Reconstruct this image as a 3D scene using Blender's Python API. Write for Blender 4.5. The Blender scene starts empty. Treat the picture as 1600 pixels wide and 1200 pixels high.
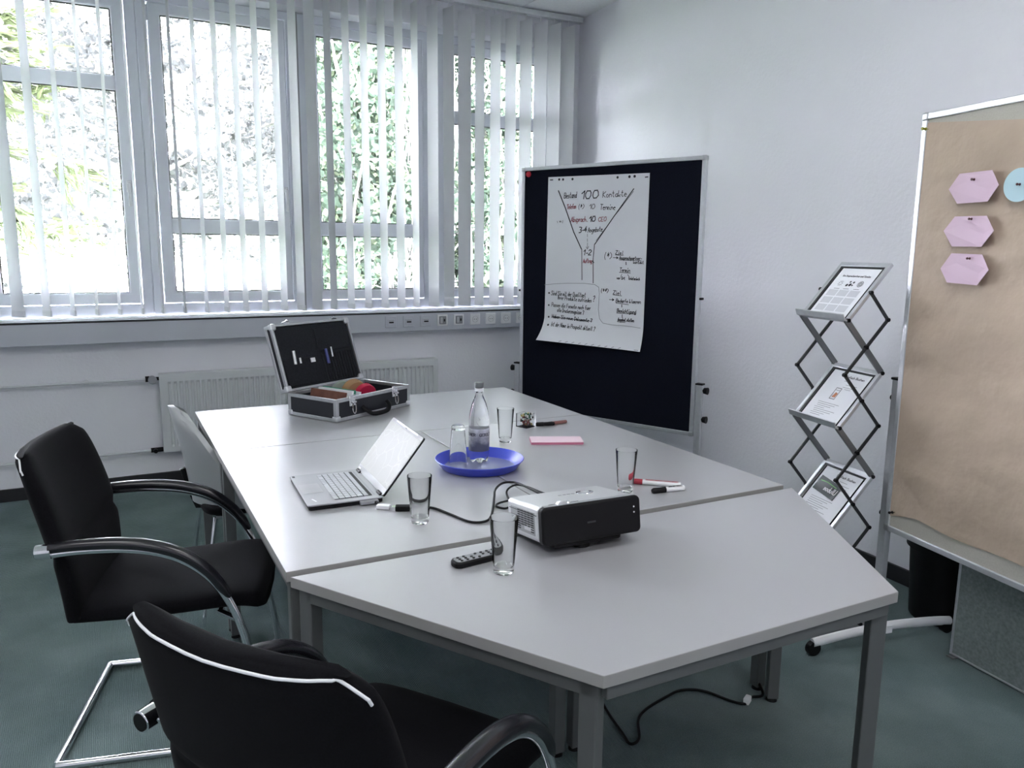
import bpy, bmesh, math, random
import numpy as np
from mathutils import Vector, Matrix, Euler

S = bpy.context.scene
COL = S.collection
rnd = random.Random(7)

# ------------------------------------------------------------------ camera
cam_data = bpy.data.cameras.new('camera')
cam = bpy.data.objects.new('camera', cam_data)
COL.objects.link(cam)
cam_data.sensor_fit = 'HORIZONTAL'
cam_data.sensor_width = 36.0
cam_data.lens = 36.0 * 1221.62 / 1600.0
cam_data.clip_start = 0.02
_r = Vector((0.88772171, -0.46026536, 0.01029395))
_u = Vector((0.06880719, 0.15475177, 0.98555439))
_f = Vector((0.45520956, 0.87418973, -0.16904607))
cm = Matrix((( _r.x, _u.x, -_f.x, 0.0), (_r.y, _u.y, -_f.y, 0.0), (_r.z, _u.z, -_f.z, 1.481), (0, 0, 0, 1)))
cam.matrix_world = cm
S.camera = cam

# ------------------------------------------------------------------ sky, exposure
W = bpy.data.worlds.new('overcast_sky')
S.world = W
W.use_nodes = True
_n = W.node_tree.nodes
_bg = _n['Background']
_tc = _n.new('ShaderNodeTexCoord'); _sp = _n.new('ShaderNodeSeparateXYZ'); _rp = _n.new('ShaderNodeValToRGB')
W.node_tree.links.new(_tc.outputs['Generated'], _sp.inputs[0])
W.node_tree.links.new(_sp.outputs['Z'], _rp.inputs[0])
W.node_tree.links.new(_rp.outputs[0], _bg.inputs['Color'])
_rp.color_ramp.elements[0].position = 0.0
_rp.color_ramp.elements[0].color = (0.87, 0.86, 0.99, 1)
_rp.color_ramp.elements[1].position = 0.7
_rp.color_ramp.elements[1].color = (0.93, 0.925, 1.06, 1)
_bg.inputs['Strength'].default_value = 42.0
try:
    S.view_settings.view_transform = 'Standard'
    S.view_settings.look = 'None'
except Exception:
    pass
S.view_settings.gamma = 1.0
S.view_settings.use_curve_mapping = False
S.view_settings.exposure = 2.43
S.cycles.use_denoising = True
S.cycles.diffuse_bounces = 6
S.cycles.glossy_bounces = 5
S.cycles.transmission_bounces = 14
S.cycles.transparent_max_bounces = 24
S.cycles.max_bounces = 18
S.cycles.sample_clamp_indirect = 8.0
S.cycles.blur_glossy = 0.6
FILL = 1.85  # glow strength of the fill panels added overhead
# sampling portal over the ribbon of windows (emits nothing, only guides the sky light in)
pl = bpy.data.lights.new('window_portal', 'AREA')
pl.shape = 'RECTANGLE'; pl.size = 4.7; pl.size_y = 1.95
pl.cycles.is_portal = True
po = bpy.data.objects.new('window_portal', pl); COL.objects.link(po)
po.location = (0.75, 5.53, 2.01); po.rotation_euler = (math.radians(-90), 0, 0)

# ------------------------------------------------------------------ helpers
class MB:
    def __init__(s): s.v = []; s.f = []
    def add(s, vs, fs):
        o = len(s.v); s.v += [tuple(p) for p in vs]; s.f += [tuple(i + o for i in f) for f in fs]; return s
    def box(s, c, d, M=None):
        x, y, z = d[0] / 2, d[1] / 2, d[2] / 2
        vs = [Vector((a * x, b * y, e * z)) for e in (-1, 1) for b in (-1, 1) for a in (-1, 1)]
        if M is not None: vs = [M @ p for p in vs]
        vs = [p + Vector(c) for p in vs]
        return s.add(vs, [(0, 2, 3, 1), (4, 5, 7, 6), (0, 1, 5, 4), (2, 6, 7, 3), (0, 4, 6, 2), (1, 3, 7, 5)])
    def lim(s, a, b):
        return s.box([(p + q) / 2 for p, q in zip(a, b)], [abs(q - p) for p, q in zip(a, b)])
    def bar(s, a, b, w, h, up=(0, 0, 1)):
        a = Vector(a); b = Vector(b); d = (b - a); L = d.length; d.normalize()
        x = d.cross(Vector(up))
        if x.length < 1e-4: x = d.cross(Vector((1, 0, 0)))
        x.normalize(); y = x.cross(d)
        M = Matrix((x, d, y)).transposed()
        return s.box((a + b) / 2, (w, L, h), M)
    def prism(s, poly, z0, z1):
        n = len(poly)
        vs = [(p[0], p[1], z0) for p in poly] + [(p[0], p[1], z1) for p in poly]
        fs = [tuple(range(n - 1, -1, -1)), tuple(range(n, 2 * n))] + [(i, (i + 1) % n, n + (i + 1) % n, n + i) for i in range(n)]
        return s.add(vs, fs)
    def tube(s, pts, r, n=10, cap=True, sy=1.0, closed=False):
        P = [Vector(p) for p in pts]; m = len(P)
        R = r if hasattr(r, '__len__') else [r] * m
        T = []
        for i in range(m):
            if closed: t = P[(i + 1) % m] - P[i - 1]
            else: t = P[min(i + 1, m - 1)] - P[max(i - 1, 0)]
            T.append(t.normalized())
        ref = Vector((0, 0, 1)) if abs(T[0].z) < 0.9 else Vector((1, 0, 0))
        x = T[0].cross(ref).normalized()
        vs = []
        for i in range(m):
            x = (x - T[i] * x.dot(T[i])).normalized(); y = T[i].cross(x)
            for k in range(n):
                a = 2 * math.pi * k / n
                vs.append(P[i] + x * (R[i] * math.cos(a)) + y * (R[i] * sy * math.sin(a)))
        fs = []
        for i in range(m if closed else m - 1):
            j = (i + 1) % m
            for k in range(n):
                k2 = (k + 1) % n
                fs.append((i * n + k, i * n + k2, j * n + k2, j * n + k))
        if cap and not closed:
            fs.append(tuple(range(n - 1, -1, -1))); fs.append(tuple(range((m - 1) * n, m * n)))
        return s.add(vs, fs)
    def lathe(s, prof, n=32, c=(0, 0, 0)):
        vs = []; fs = []; ring = []
        for r, z in prof:
            if r < 1e-6:
                ring.append([len(vs)]); vs.append((c[0], c[1], c[2] + z))
            else:
                b = len(vs); ring.append(list(range(b, b + n)))
                vs += [(c[0] + r * math.cos(2 * math.pi * k / n), c[1] + r * math.sin(2 * math.pi * k / n), c[2] + z) for k in range(n)]
        for a, b in zip(ring, ring[1:]):
            for k in range(n):
                k2 = (k + 1) % n
                if len(a) == 1 and len(b) == 1: continue
                if len(a) == 1: fs.append((a[0], b[k2], b[k]))
                elif len(b) == 1: fs.append((a[k], a[k2], b[0]))
                else: fs.append((a[k], a[k2], b[k2], b[k]))
        return s.add(vs, fs)
    def grid(s, fn, nu, nv):
        vs = [fn(i / nu, j / nv) for i in range(nu + 1) for j in range(nv + 1)]
        fs = [(i * (nv + 1) + j, (i + 1) * (nv + 1) + j, (i + 1) * (nv + 1) + j + 1, i * (nv + 1) + j + 1) for i in range(nu) for j in range(nv)]
        return s.add(vs, fs)

def obj(name, mb, mat, parent=None, smooth=True, bevel=0.0, seg=2, loc=None, rot=None, angle=38):
    me = bpy.data.meshes.new(name)
    me.from_pydata(mb.v, [], mb.f); me.update()
    bm = bmesh.new(); bm.from_mesh(me); bmesh.ops.recalc_face_normals(bm, faces=bm.faces); bm.to_mesh(me); bm.free()
    me.materials.append(mat)
    if smooth:
        me.polygons.foreach_set('use_smooth', [True] * len(me.polygons)); me.set_sharp_from_angle(angle=math.radians(angle))
    o = bpy.data.objects.new(name, me); COL.objects.link(o)
    if parent is not None: o.parent = parent
    if loc is not None: o.location = loc
    if rot is not None: o.rotation_euler = rot
    if bevel:
        b = o.modifiers.new('bevel', 'BEVEL'); b.width = bevel; b.segments = seg; b.limit_method = 'ANGLE'; b.angle_limit = math.radians(40)
    return o

def tag(o, label, cat, group=None, kind=None):
    o['label'] = label; o['category'] = cat
    if group: o['group'] = group
    if kind: o['kind'] = kind
    return o

def thing(name, label, cat, loc=(0, 0, 0), rz=0.0, group=None, rot=None):
    o = bpy.data.objects.new(name, None); COL.objects.link(o); o.empty_display_size = 0.05
    o.location = loc; o.rotation_euler = rot if rot is not None else (0, 0, rz)
    return tag(o, label, cat, group)

def struct(o):
    o['kind'] = 'structure'; return o

def dup(o, parent=None):
    c = o.copy(); COL.objects.link(c)
    if parent is not None: c.parent = parent
    for ch in list(o.children): dup(ch, c)
    return c

def spline(pts, k=8, closed=False):
    P = [Vector(p) for p in pts]; n = len(P); out = []
    for i in range(n if closed else n - 1):
        if closed: a, b, c, d = P[i - 1], P[i], P[(i + 1) % n], P[(i + 2) % n]
        else: a, b, c, d = P[max(i - 1, 0)], P[i], P[i + 1], P[min(i + 2, n - 1)]
        for j in range(k):
            t = j / k
            out.append(0.5 * ((2 * b) + (c - a) * t + (2 * a - 5 * b + 4 * c - d) * t * t + (3 * b - a - 3 * c + d) * t ** 3))
    if not closed: out.append(P[-1])
    return out

# ------------------------------------------------------------------ materials
def nm(name):
    m = bpy.data.materials.new(name); m.use_nodes = True
    nt = m.node_tree; return m, nt, nt.nodes['Principled BSDF'], nt.nodes['Material Output']

def pm(name, col, rough=0.5, metal=0.0, spec=0.5, noise=None, bump=None, sheen=0.0, coat=0.0):
    """col base colour; noise=(scale, amount) colour mottling; bump=(scale, strength, distance)"""
    m, nt, p, out = nm(name)
    c = (*col, 1)
    p.inputs['Base Color'].default_value = c
    p.inputs['Roughness'].default_value = rough
    p.inputs['Metallic'].default_value = metal
    p.inputs['Specular IOR Level'].default_value = spec
    if sheen: p.inputs['Sheen Weight'].default_value = sheen
    if coat: p.inputs['Coat Weight'].default_value = coat; p.inputs['Coat Roughness'].default_value = 0.1
    tc = nt.nodes.new('ShaderNodeTexCoord')
    if noise:
        t = nt.nodes.new('ShaderNodeTexNoise'); t.inputs['Scale'].default_value = noise[0]; t.inputs['Detail'].default_value = 5
        nt.links.new(tc.outputs['Object'], t.inputs['Vector'])
        r = nt.nodes.new('ShaderNodeValToRGB'); a = noise[1]
        r.color_ramp.elements[0].position = 0.3; r.color_ramp.elements[1].position = 0.7
        r.color_ramp.elements[0].color = (*[max(0, v * (1 - a)) for v in col], 1)
        r.color_ramp.elements[1].color = (*[v * (1 + a) for v in col], 1)
        nt.links.new(t.outputs['Fac'], r.inputs['Fac']); nt.links.new(r.outputs[0], p.inputs['Base Color'])
    if bump:
        t = nt.nodes.new('ShaderNodeTexNoise'); t.inputs['Scale'].default_value = bump[0]; t.inputs['Detail'].default_value = 4
        nt.links.new(tc.outputs['Object'], t.inputs['Vector'])
        b = nt.nodes.new('ShaderNodeBump'); b.inputs['Strength'].default_value = bump[1]; b.inputs['Distance'].default_value = bump[2]
        nt.links.new(t.outputs['Fac'], b.inputs['Height']); nt.links.new(b.outputs[0], p.inputs['Normal'])
    return m

def glass_solid(name, col=(1, 1, 1), rough=0.0, ior=1.45):
    m, nt, p, out = nm(name)
    p.inputs['Base Color'].default_value = (*col, 1); p.inputs['Roughness'].default_value = rough
    p.inputs['Transmission Weight'].default_value = 1.0; p.inputs['IOR'].default_value = ior
    return m

def glass_thin(name, tint=(0.97, 0.985, 0.98), refl=1.0):
    m, nt, p, out = nm(name)
    nt.nodes.remove(p)
    t = nt.nodes.new('ShaderNodeBsdfTransparent'); t.inputs[0].default_value = (*tint, 1)
    g = nt.nodes.new('ShaderNodeBsdfGlossy'); g.inputs['Roughness'].default_value = 0.02
    f = nt.nodes.new('ShaderNodeFresnel'); f.inputs['IOR'].default_value = 1.45
    mm = nt.nodes.new('ShaderNodeMath'); mm.operation = 'MULTIPLY'; mm.inputs[1].default_value = refl
    mx = nt.nodes.new('ShaderNodeMixShader')
    nt.links.new(f.outputs[0], mm.inputs[0]); nt.links.new(mm.outputs[0], mx.inputs[0])
    nt.links.new(t.outputs[0], mx.inputs[1]); nt.links.new(g.outputs[0], mx.inputs[2]); nt.links.new(mx.outputs[0], out.inputs[0])
    return m

def translucent(name, col, tcol, fac, rough=0.8):
    m, nt, p, out = nm(name)
    p.inputs['Base Color'].default_value = (*col, 1); p.inputs['Roughness'].default_value = rough; p.inputs['Specular IOR Level'].default_value = 0.2
    t = nt.nodes.new('ShaderNodeBsdfTranslucent'); t.inputs[0].default_value = (*tcol, 1)
    mx = nt.nodes.new('ShaderNodeMixShader'); mx.inputs[0].default_value = fac
    nt.links.new(p.outputs[0], mx.inputs[1]); nt.links.new(t.outputs[0], mx.inputs[2]); nt.links.new(mx.outputs[0], out.inputs[0])
    return m

M_wall = pm('woodchip_wallpaper', (0.85, 0.845, 0.895), 0.85, spec=0.25, noise=(1.3, 0.02), bump=(55, 0.35, 0.006))
M_wallw = pm('painted_wall_under_windows', (0.82, 0.825, 0.87), 0.85, spec=0.25, noise=(2.0, 0.025), bump=(70, 0.3, 0.005))
M_ceil = pm('ceiling_tile_mineral', (0.86, 0.87, 0.88), 0.9, spec=0.2, noise=(40, 0.03), bump=(180, 0.2, 0.002))
M_grid = pm('ceiling_grid', (0.35, 0.36, 0.37), 0.6)
M_pvc = pm('white_pvc', (0.72, 0.74, 0.81), 0.35, spec=0.45, noise=(3, 0.015))
M_rubber = pm('black_gasket', (0.015, 0.016, 0.018), 0.6)
M_sill = pm('sill_laminate', (0.82, 0.83, 0.85), 0.25, spec=0.5)
M_trunk = pm('trunking_plastic', (0.55, 0.57, 0.63), 0.4, noise=(4, 0.02))
M_rad = pm('radiator_enamel', (0.66, 0.68, 0.70), 0.35, noise=(5, 0.02))
M_base = pm('dark_plinth', (0.012, 0.013, 0.016), 0.55)
M_alu = pm('brushed_aluminium', (0.58, 0.59, 0.61), 0.34, metal=0.85, noise=(60, 0.05))
M_alul = pm('anodised_aluminium', (0.66, 0.67, 0.70), 0.38, metal=0.7, noise=(60, 0.04))
M_chrome = pm('chrome', (0.80, 0.81, 0.84), 0.09, metal=1.0)
M_blackp = pm('black_plastic', (0.003, 0.003, 0.0038), 0.5, spec=0.22)
M_blackg = pm('glossy_black_lacquer', (0.012, 0.012, 0.016), 0.22, spec=0.6)
M_fab = pm('black_upholstery', (0.0036, 0.0037, 0.0052), 0.9, spec=0.12, sheen=0.02, noise=(260, 0.35), bump=(900, 0.25, 0.001))
M_pipe = pm('white_piping', (0.80, 0.81, 0.84), 0.5)
M_top = pm('table_laminate', (0.35, 0.353, 0.372), 0.30, spec=0.9, noise=(420, 0.015), coat=0.45)
M_top.node_tree.nodes['Principled BSDF'].inputs['Coat Roughness'].default_value = 0.33
M_edge = pm('table_edge_band', (0.33, 0.328, 0.318), 0.5)
M_steel = pm('grey_powder_coat', (0.105, 0.112, 0.112), 0.45, noise=(30, 0.03))
M_paper = pm('white_paper', (0.78, 0.79, 0.83), 0.8, spec=0.2)
M_ink = pm('black_marker_ink', (0.012, 0.012, 0.02), 0.6)
M_inkred = pm('red_marker_ink', (0.25, 0.015, 0.04), 0.6)
M_inkg = pm('grey_pencil_line', (0.30, 0.31, 0.34), 0.7)
M_glass = glass_thin('window_glass', (0.96, 0.985, 0.975), 1.0)
M_glasst = glass_solid('clear_tumbler_glass', (0.99, 0.995, 0.995), 0, 1.28)
M_white = pm('white_plastic', (0.80, 0.81, 0.83), 0.35)
M_greyp = pm('grey_plastic', (0.28, 0.29, 0.31), 0.45)
M_red = pm('red_plastic', (0.50, 0.012, 0.03), 0.3)

M_vane = translucent('blind_fabric', (0.80, 0.81, 0.83), (0.80, 0.82, 0.85), 0.17)

# carpet: fine loop pile, mottled grey green
m, nt, p, out = nm('grey_green_carpet'); M_carpet = m
tc = nt.nodes.new('ShaderNodeTexCoord')
n1 = nt.nodes.new('ShaderNodeTexNoise'); n1.inputs['Scale'].default_value = 3.0; n1.inputs['Detail'].default_value = 6
n2 = nt.nodes.new('ShaderNodeTexNoise'); n2.inputs['Scale'].default_value = 260.0; n2.inputs['Detail'].default_value = 3
wv = nt.nodes.new('ShaderNodeTexWave'); wv.inputs['Scale'].default_value = 55.0; wv.inputs['Distortion'].default_value = 2.5; wv.inputs['Detail'].default_value = 2
rp = nt.nodes.new('ShaderNodeValToRGB'); rp.color_ramp.elements[0].position = 0.3; rp.color_ramp.elements[1].position = 0.72
rp.color_ramp.elements[0].color = (0.105, 0.150, 0.150, 1); rp.color_ramp.elements[1].color = (0.190, 0.245, 0.245, 1)
mxn = nt.nodes.new('ShaderNodeMath'); mxn.operation = 'ADD'; mxn.use_clamp = True
mxh = nt.nodes.new('ShaderNodeMath'); mxh.operation = 'MULTIPLY_ADD'; mxh.inputs[1].default_value = 0.55; mxh.inputs[2].default_value = -0.28
for t in (n1, n2, wv): nt.links.new(tc.outputs['Object'], t.inputs['Vector'])
nt.links.new(n2.outputs['Fac'], mxh.inputs[0]); nt.links.new(n1.outputs['Fac'], mxn.inputs[0]); nt.links.new(mxh.outputs[0], mxn.inputs[1])
nt.links.new(mxn.outputs[0], rp.inputs['Fac']); nt.links.new(rp.outputs[0], p.inputs['Base Color'])
p.inputs['Roughness'].default_value = 0.95; p.inputs['Specular IOR Level'].default_value = 0.1
hs = nt.nodes.new('ShaderNodeMath'); hs.operation = 'ADD'
nt.links.new(n2.outputs['Fac'], hs.inputs[0]); nt.links.new(wv.outputs['Fac'], hs.inputs[1])
bp = nt.nodes.new('ShaderNodeBump'); bp.inputs['Strength'].default_value = 0.5; bp.inputs['Distance'].default_value = 0.004
nt.links.new(hs.outputs[0], bp.inputs['Height']); nt.links.new(bp.outputs[0], p.inputs['Normal'])

# ------------------------------------------------------------------ room shell
XL, YB, YW, ZC = -2.3, -2.2, 5.25, 3.165
def xr(y): return 3.27 - (5.27 - y) * 0.041       # the long wall runs slightly out of square
fl = MB(); fl.lim((XL - .2, YB - .2, -.12), (3.7, YW + .3, 0)); struct(obj('floor', fl, M_carpet, smooth=False))
ce = MB(); ce.lim((XL - .2, YB - .2, ZC + .018), (3.7, YW + .3, ZC + .15)); ceil = struct(obj('ceiling', ce, M_grid, smooth=False))
tl = MB(); tl.lim((-.306, -.306, 0), (.306, .306, .02))
tile0 = None
for i in range(10):
    for j in range(12):
        cx = xr(YW) + .10 - .31 - i * .6205; cy = YW - .22 - j * .6205
        if cx < XL - .1 or cy < YB - .1: continue
        if tile0 is None: o = tile0 = obj('ceiling_tile', tl, M_ceil, ceil, smooth=False, bevel=.003)
        else: o = tile0.copy(); COL.objects.link(o)
        o.location = (cx, cy, ZC - .002)
w = MB(); w.prism([(xr(YB - .2), YB - .2), (xr(YB - .2) + .2, YB - .2), (xr(YW + .25) + .2, YW + .25), (xr(YW + .25), YW + .25)], 0, ZC + .02)
struct(obj('wall_right', w, M_wall, smooth=False))
w = MB(); w.lim((XL - .2, YB - .2, 0), (XL, YW + .25, ZC + .02)); struct(obj('wall_left', w, M_wall, smooth=False))
w = MB(); w.lim((XL, YB - .2, 0), (3.1, YB, ZC + .02)); struct(obj('wall_rear', w, M_wall, smooth=False))
# window wall with one long opening: pieces joined into one mesh around the hole
OX0, OX1, OZ0, OZ1 = -1.60, 3.10, 1.03, 2.965
w = MB()
xo = [XL, OX0, OX1, 3.30]; zo = [0, OZ0, OZ1, ZC + .02]; y0, y1 = YW, YW + .25
idx = {}
for yi, y in enumerate((y0, y1)):
    for i in range(4):
        for k in range(4): idx[yi, i, k] = len(w.v); w.v.append((xo[i], y, zo[k]))
for i in range(3):
    for k in range(3):
        if i == 1 and k == 1: continue
        w.f.append((idx[0, i, k], idx[0, i + 1, k], idx[0, i + 1, k + 1], idx[0, i, k + 1]))
        w.f.append((idx[1, i, k], idx[1, i, k + 1], idx[1, i + 1, k + 1], idx[1, i + 1, k]))
hole = [(1, 1), (2, 1), (2, 2), (1, 2)]
for a, b in zip(hole, hole[1:] + hole[:1]): w.f.append((idx[0, *a], idx[1, *a], idx[1, *b], idx[0, *b]))
outer = [(0, 0), (1, 0), (2, 0), (3, 0), (3, 1), (3, 2), (3, 3), (2, 3), (1, 3), (0, 3), (0, 2), (0, 1)]
for a, b in zip(outer, outer[1:] + outer[:1]): w.f.append((idx[0, *a], idx[0, *b], idx[1, *b], idx[1, *a]))
struct(obj('wall_back', w, M_wallw, smooth=False))
# plinths
b = MB(); b.lim((XL, YW - .016, 0), (xr(YW) - .01, YW - .001, .075)); struct(obj('baseboard_back', b, M_base, smooth=False, bevel=.003))
b = MB(); b.prism([(xr(YB) - .016, YB), (xr(YB) - .001, YB), (xr(YW) - .001, YW), (xr(YW) - .016, YW)], 0, .075); struct(obj('baseboard_right', b, M_base, smooth=False, bevel=.003))
b = MB(); b.lim((XL + .001, YB, 0), (XL + .016, YW, .075)); struct(obj('baseboard_left', b, M_base, smooth=False, bevel=.003))
# sill board
b = MB(); b.lim((OX0 - .1, 5.205, 1.040), (xr(5.2) - .02, 5.372, 1.056)); struct(obj('trim_1', b, M_sill, smooth=False, bevel=.004)).__setitem__('label', 'white window sill board')

# ------------------------------------------------------------------ windows
def window(n, fx0, fx1, px0, px1, tz0, tz1, handle):
    r = bpy.data.objects.new('window_%d' % n, None); COL.objects.link(r); r.location = ((fx0 + fx1) / 2, 5.38, 1.06); struct(r)
    ox, oy, oz = r.location
    def L(mb): mb.v = [(p[0] - ox, p[1] - oy, p[2] - oz) for p in mb.v]; return mb
    g0, g1 = 1.197, 2.842
    def ring(x0, x1, z0, z1, X0, X1, Z0, Z1, ya, yb):      # hollow rectangle x0..z1 outer, X0..Z1 inner
        m = MB(); o_ = [(x0, z0), (x1, z0), (x1, z1), (x0, z1)]; i_ = [(X0, Z0), (X1, Z0), (X1, Z1), (X0, Z1)]
        vs = [(a, y, c) for y in (ya, yb) for a, c in o_ + i_]; fs = []
        for k in range(4):
            q = (k + 1) % 4
            fs += [(k, q, 4 + q, 4 + k), (8 + k, 12 + k, 12 + q, 8 + q), (k, 8 + k, 8 + q, q), (4 + k, 4 + q, 12 + q, 12 + k)]
        return m.add(vs, fs)
    obj('window_frame', L(ring(fx0, fx1, 1.056, 2.962, px0 - .072, px1 + .072, 1.125, 2.91, 5.385, 5.46)), M_pvc, r, smooth=False, bevel=.006)
    obj('sash', L(ring(px0 - .068, px1 + .068, 1.130, 2.905, px0, px1, g0, g1, 5.372, 5.43)), M_pvc, r, smooth=False, bevel=.008)
    m = MB(); m.lim((px0 - .002, 5.374, tz0), (px1 + .002, 5.43, tz1)); obj('transom', L(m), M_pvc, r, smooth=False, bevel=.006)
    for a, c in ((g0, tz0), (tz1, g1)):
        obj('gasket', L(ring(px0 - .001, px1 + .001, a - .001, c + .001, px0 + .006, px1 - .006, a + .006, c - .006, 5.394, 5.402)), M_rubber, r, smooth=False)
        m = MB(); m.lim((px0 + .004, 5.3955, a + .004), (px1 - .004, 5.3995, c - .004)); obj('pane', L(m), M_glass, r, smooth=False)
    hx = px1 + .037 if handle > 0 else px0 - .037
    m = MB(); m.lim((hx - .014, 5.357, 1.80), (hx + .014, 5.371, 1.87))
    m.bar((hx, 5.36, 1.845), (hx, 5.325, 1.845), .018, .018); m.bar((hx, 5.33, 1.852), (hx, 5.325, 1.715), .018, .014, up=(0, 1, 0))
    obj('window_handle', L(m), M_alul, r, bevel=.003)
    m = MB()
    hz = px0 - .072 if handle > 0 else px1 + .072
    m.tube([(hz, 5.374, 2.80), (hz, 5.374, 2.885)], .007, 8); obj('hinge', L(m), M_pvc, r)
window(1, -1.60, -.655, -1.45, -.79, 2.386, 2.468, 1)
window(2, -.655, .274, -.52, .142, 2.386, 2.468, 1)
window(3, .274, 1.203, .406, 1.068, 1.562, 1.652, 1)
window(4, 1.203, 2.158, 1.337, 2.002, 1.562, 1.652, -1)
window(5, 2.158, 3.10, 2.313, 2.975, 2.368, 2.455, -1)
# cover strip over the joint between the middle windows
b = MB(); b.lim((1.192, 5.36, 1.057), (1.214, 5.386, 2.962)); struct(obj('trim_2', b, M_greyp, smooth=False))

# ------------------------------------------------------------------ vertical blind
vb = thing('vertical_blind', 'off white vertical slat blind with open slats hanging before the windows', 'blind', (1.0, 5.17, 3.13))
m = MB(); m.lim((-2.6, -.025, -.015), (2.235, .025, .022)); obj('headrail', m, M_alul, vb, smooth=False, bevel=.003)
VH = 2.003
m = MB()
for i in range(7):
    t = i / 6 - .5; yb = .0035 * (1 - 4 * t * t)
    for z in (0, -VH):
        m.v += [(t * .127, yb - .0006, z), (t * .127, yb + .0006, z)]
for i in range(6):
    a = i * 4
    m.f += [(a, a + 4, a + 6, a + 2), (a + 1, a + 3, a + 7, a + 5), (a, a + 1, a + 5, a + 4), (a + 2, a + 6, a + 7, a + 3)]
m.f += [(0, 2, 3, 1), (24, 25, 27, 26)]
wt = MB(); wt.lim((-.062, -.003, 0), (.062, .006, .034))
VAN = [(-1.03, 60), (-.91, 62), (-.79, 64), (-.67, 60), (-.553, 58), (-.435, 56), (-.296, 68), (-.166, 77), (-.042, 82), (.076, 83), (.197, 87), (.31, 87), (.433, 88), (.56, 86), (.677, 84), (.792, 83), (.91, 83), (1.03, 82), (1.136, 80), (1.243, 73), (1.353, 85), (1.471, 85), (1.589, 86), (1.706, 85), (1.824, 84), (1.935, 90), (2.064, 77), (2.181, 78), (2.3, 69), (2.415, 84), (2.536, 82), (2.656, 80), (2.776, 76), (2.896, 71), (3.008, 73), (3.124, 70)]
v0 = None
for x, a in VAN:
    if v0 is None:
        v0 = obj('vane', m, M_vane, vb, angle=60); w0 = obj('vane_weight', wt, M_vane, v0, smooth=False); w0.location = (0, 0, -VH)
        c = MB(); c.tube([(0, 0, .0), (0, 0, .05)], .004, 6); k0 = obj('vane_clip', c, M_white, v0); k0.location = (0, 0, -.002)
        o = v0
    else: o = dup(v0, vb)
    o.location = (x - 1.0, 0, 3.083 - 3.13 + .0); o.rotation_euler = (0, 0, -math.radians(a))

# ------------------------------------------------------------------ trunking with outlets
tr = thing('cable_trunking', 'light grey cable trunking running along the wall below the sill', 'trunking', (.4, 5.2, .98))
m = MB(); m.lim((XL - .4 + .01, -.052, -.065), (xr(5.2) - .4 - .03, .048, .068)); obj('trunking_body', m, M_trunk, tr, smooth=False, bevel=.004)
m = MB(); m.lim((XL - .4 + .01, -.0535, .058), (xr(5.2) - .4 - .03, -.046, .0685)); obj('trunking_lid_seam', m, M_rubber, tr, smooth=False)
def plate(mb, s=.04):
    mb.box((0, -.005, 0), (2 * s, .011, 2 * s)); return mb
def outlet(x, kind, label, group):
    t = thing(kind, label, 'socket', (x, 5.1478, .985), group=group)
    m = MB(); plate(m); obj('cover_plate', m, M_white if kind != 'network_socket' else M_trunk, t, smooth=False, bevel=.004)
    if kind == 'power_socket':
        m = MB(); m.lathe([(0, -.002), (.021, -.002), (.0225, .0025), (.0215, .003)], 24); m.v = [(p[0], -.0095 - p[2], p[1]) for p in m.v]; obj('socket_well', m, M_steel, t)
        m = MB()
        for s in (-1, 1): m.tube([(s * .0085, -.012, 0), (s * .0085, -.0132, 0)], .003, 8)
        obj('contact_hole', m, M_rubber, t)['kind'] = 'stuff'
        m = MB(); m.lim((-.032, -.0112, -.034), (.032, -.0108, .034)); 
    elif kind == 'network_socket':
        m = MB(); m.lim((-.026, -.016, -.022), (.026, -.010, .020)); obj('jack_insert', m, M_trunk, t, smooth=False, bevel=.003)
        m = MB(); m.lim((-.016, -.0185, -.008), (.016, -.0158, .002)); obj('jack_opening', m, M_rubber, t, smooth=False)
        m = MB(); m.lim((-.018, -.0185, .008), (.018, -.0158, .011)); obj('label_strip', m, M_greyp, t, smooth=False)
    else:
        m = MB(); m.lim((-.027, -.022, -.027), (.025, -.010, .029)); obj('device_insert', m, M_greyp, t, smooth=False, bevel=.004)
        m = MB(); m.lim((.004, -.0245, -.008), (.014, -.0215, .010)); obj('device_port', m, M_rubber, t, smooth=False)
        m = MB(); m.lim((-.02, -.0235, -.02), (-.004, -.0215, .022)); obj('device_flap', m, M_alu, t, smooth=False)
SOCK = [(1.735, 'network_socket', 'flush network socket farthest from the navy board'), (1.863, 'network_socket', 'flush network socket between two others on the trunking'), (1.99, 'network_socket', 'flush network socket next to the grey device socket'), (2.116, 'device_socket', 'grey device socket beside the last network socket'), (2.242, 'device_socket', 'grey device socket beside the first round power socket'), (2.37, 'power_socket', 'white power socket adjoining the grey device socket'), (2.496, 'power_socket', 'white power socket between two other white ones'), (2.621, 'power_socket', 'white power socket second nearest the navy board'), (2.745, 'power_socket', 'white power socket partly covered by the navy board edge')]
for x, k, l in SOCK: outlet(x, k, l, {'network_socket': 'network sockets on the trunking', 'power_socket': 'power sockets on the trunking', 'device_socket': 'grey device sockets on the trunking'}[k])

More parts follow.
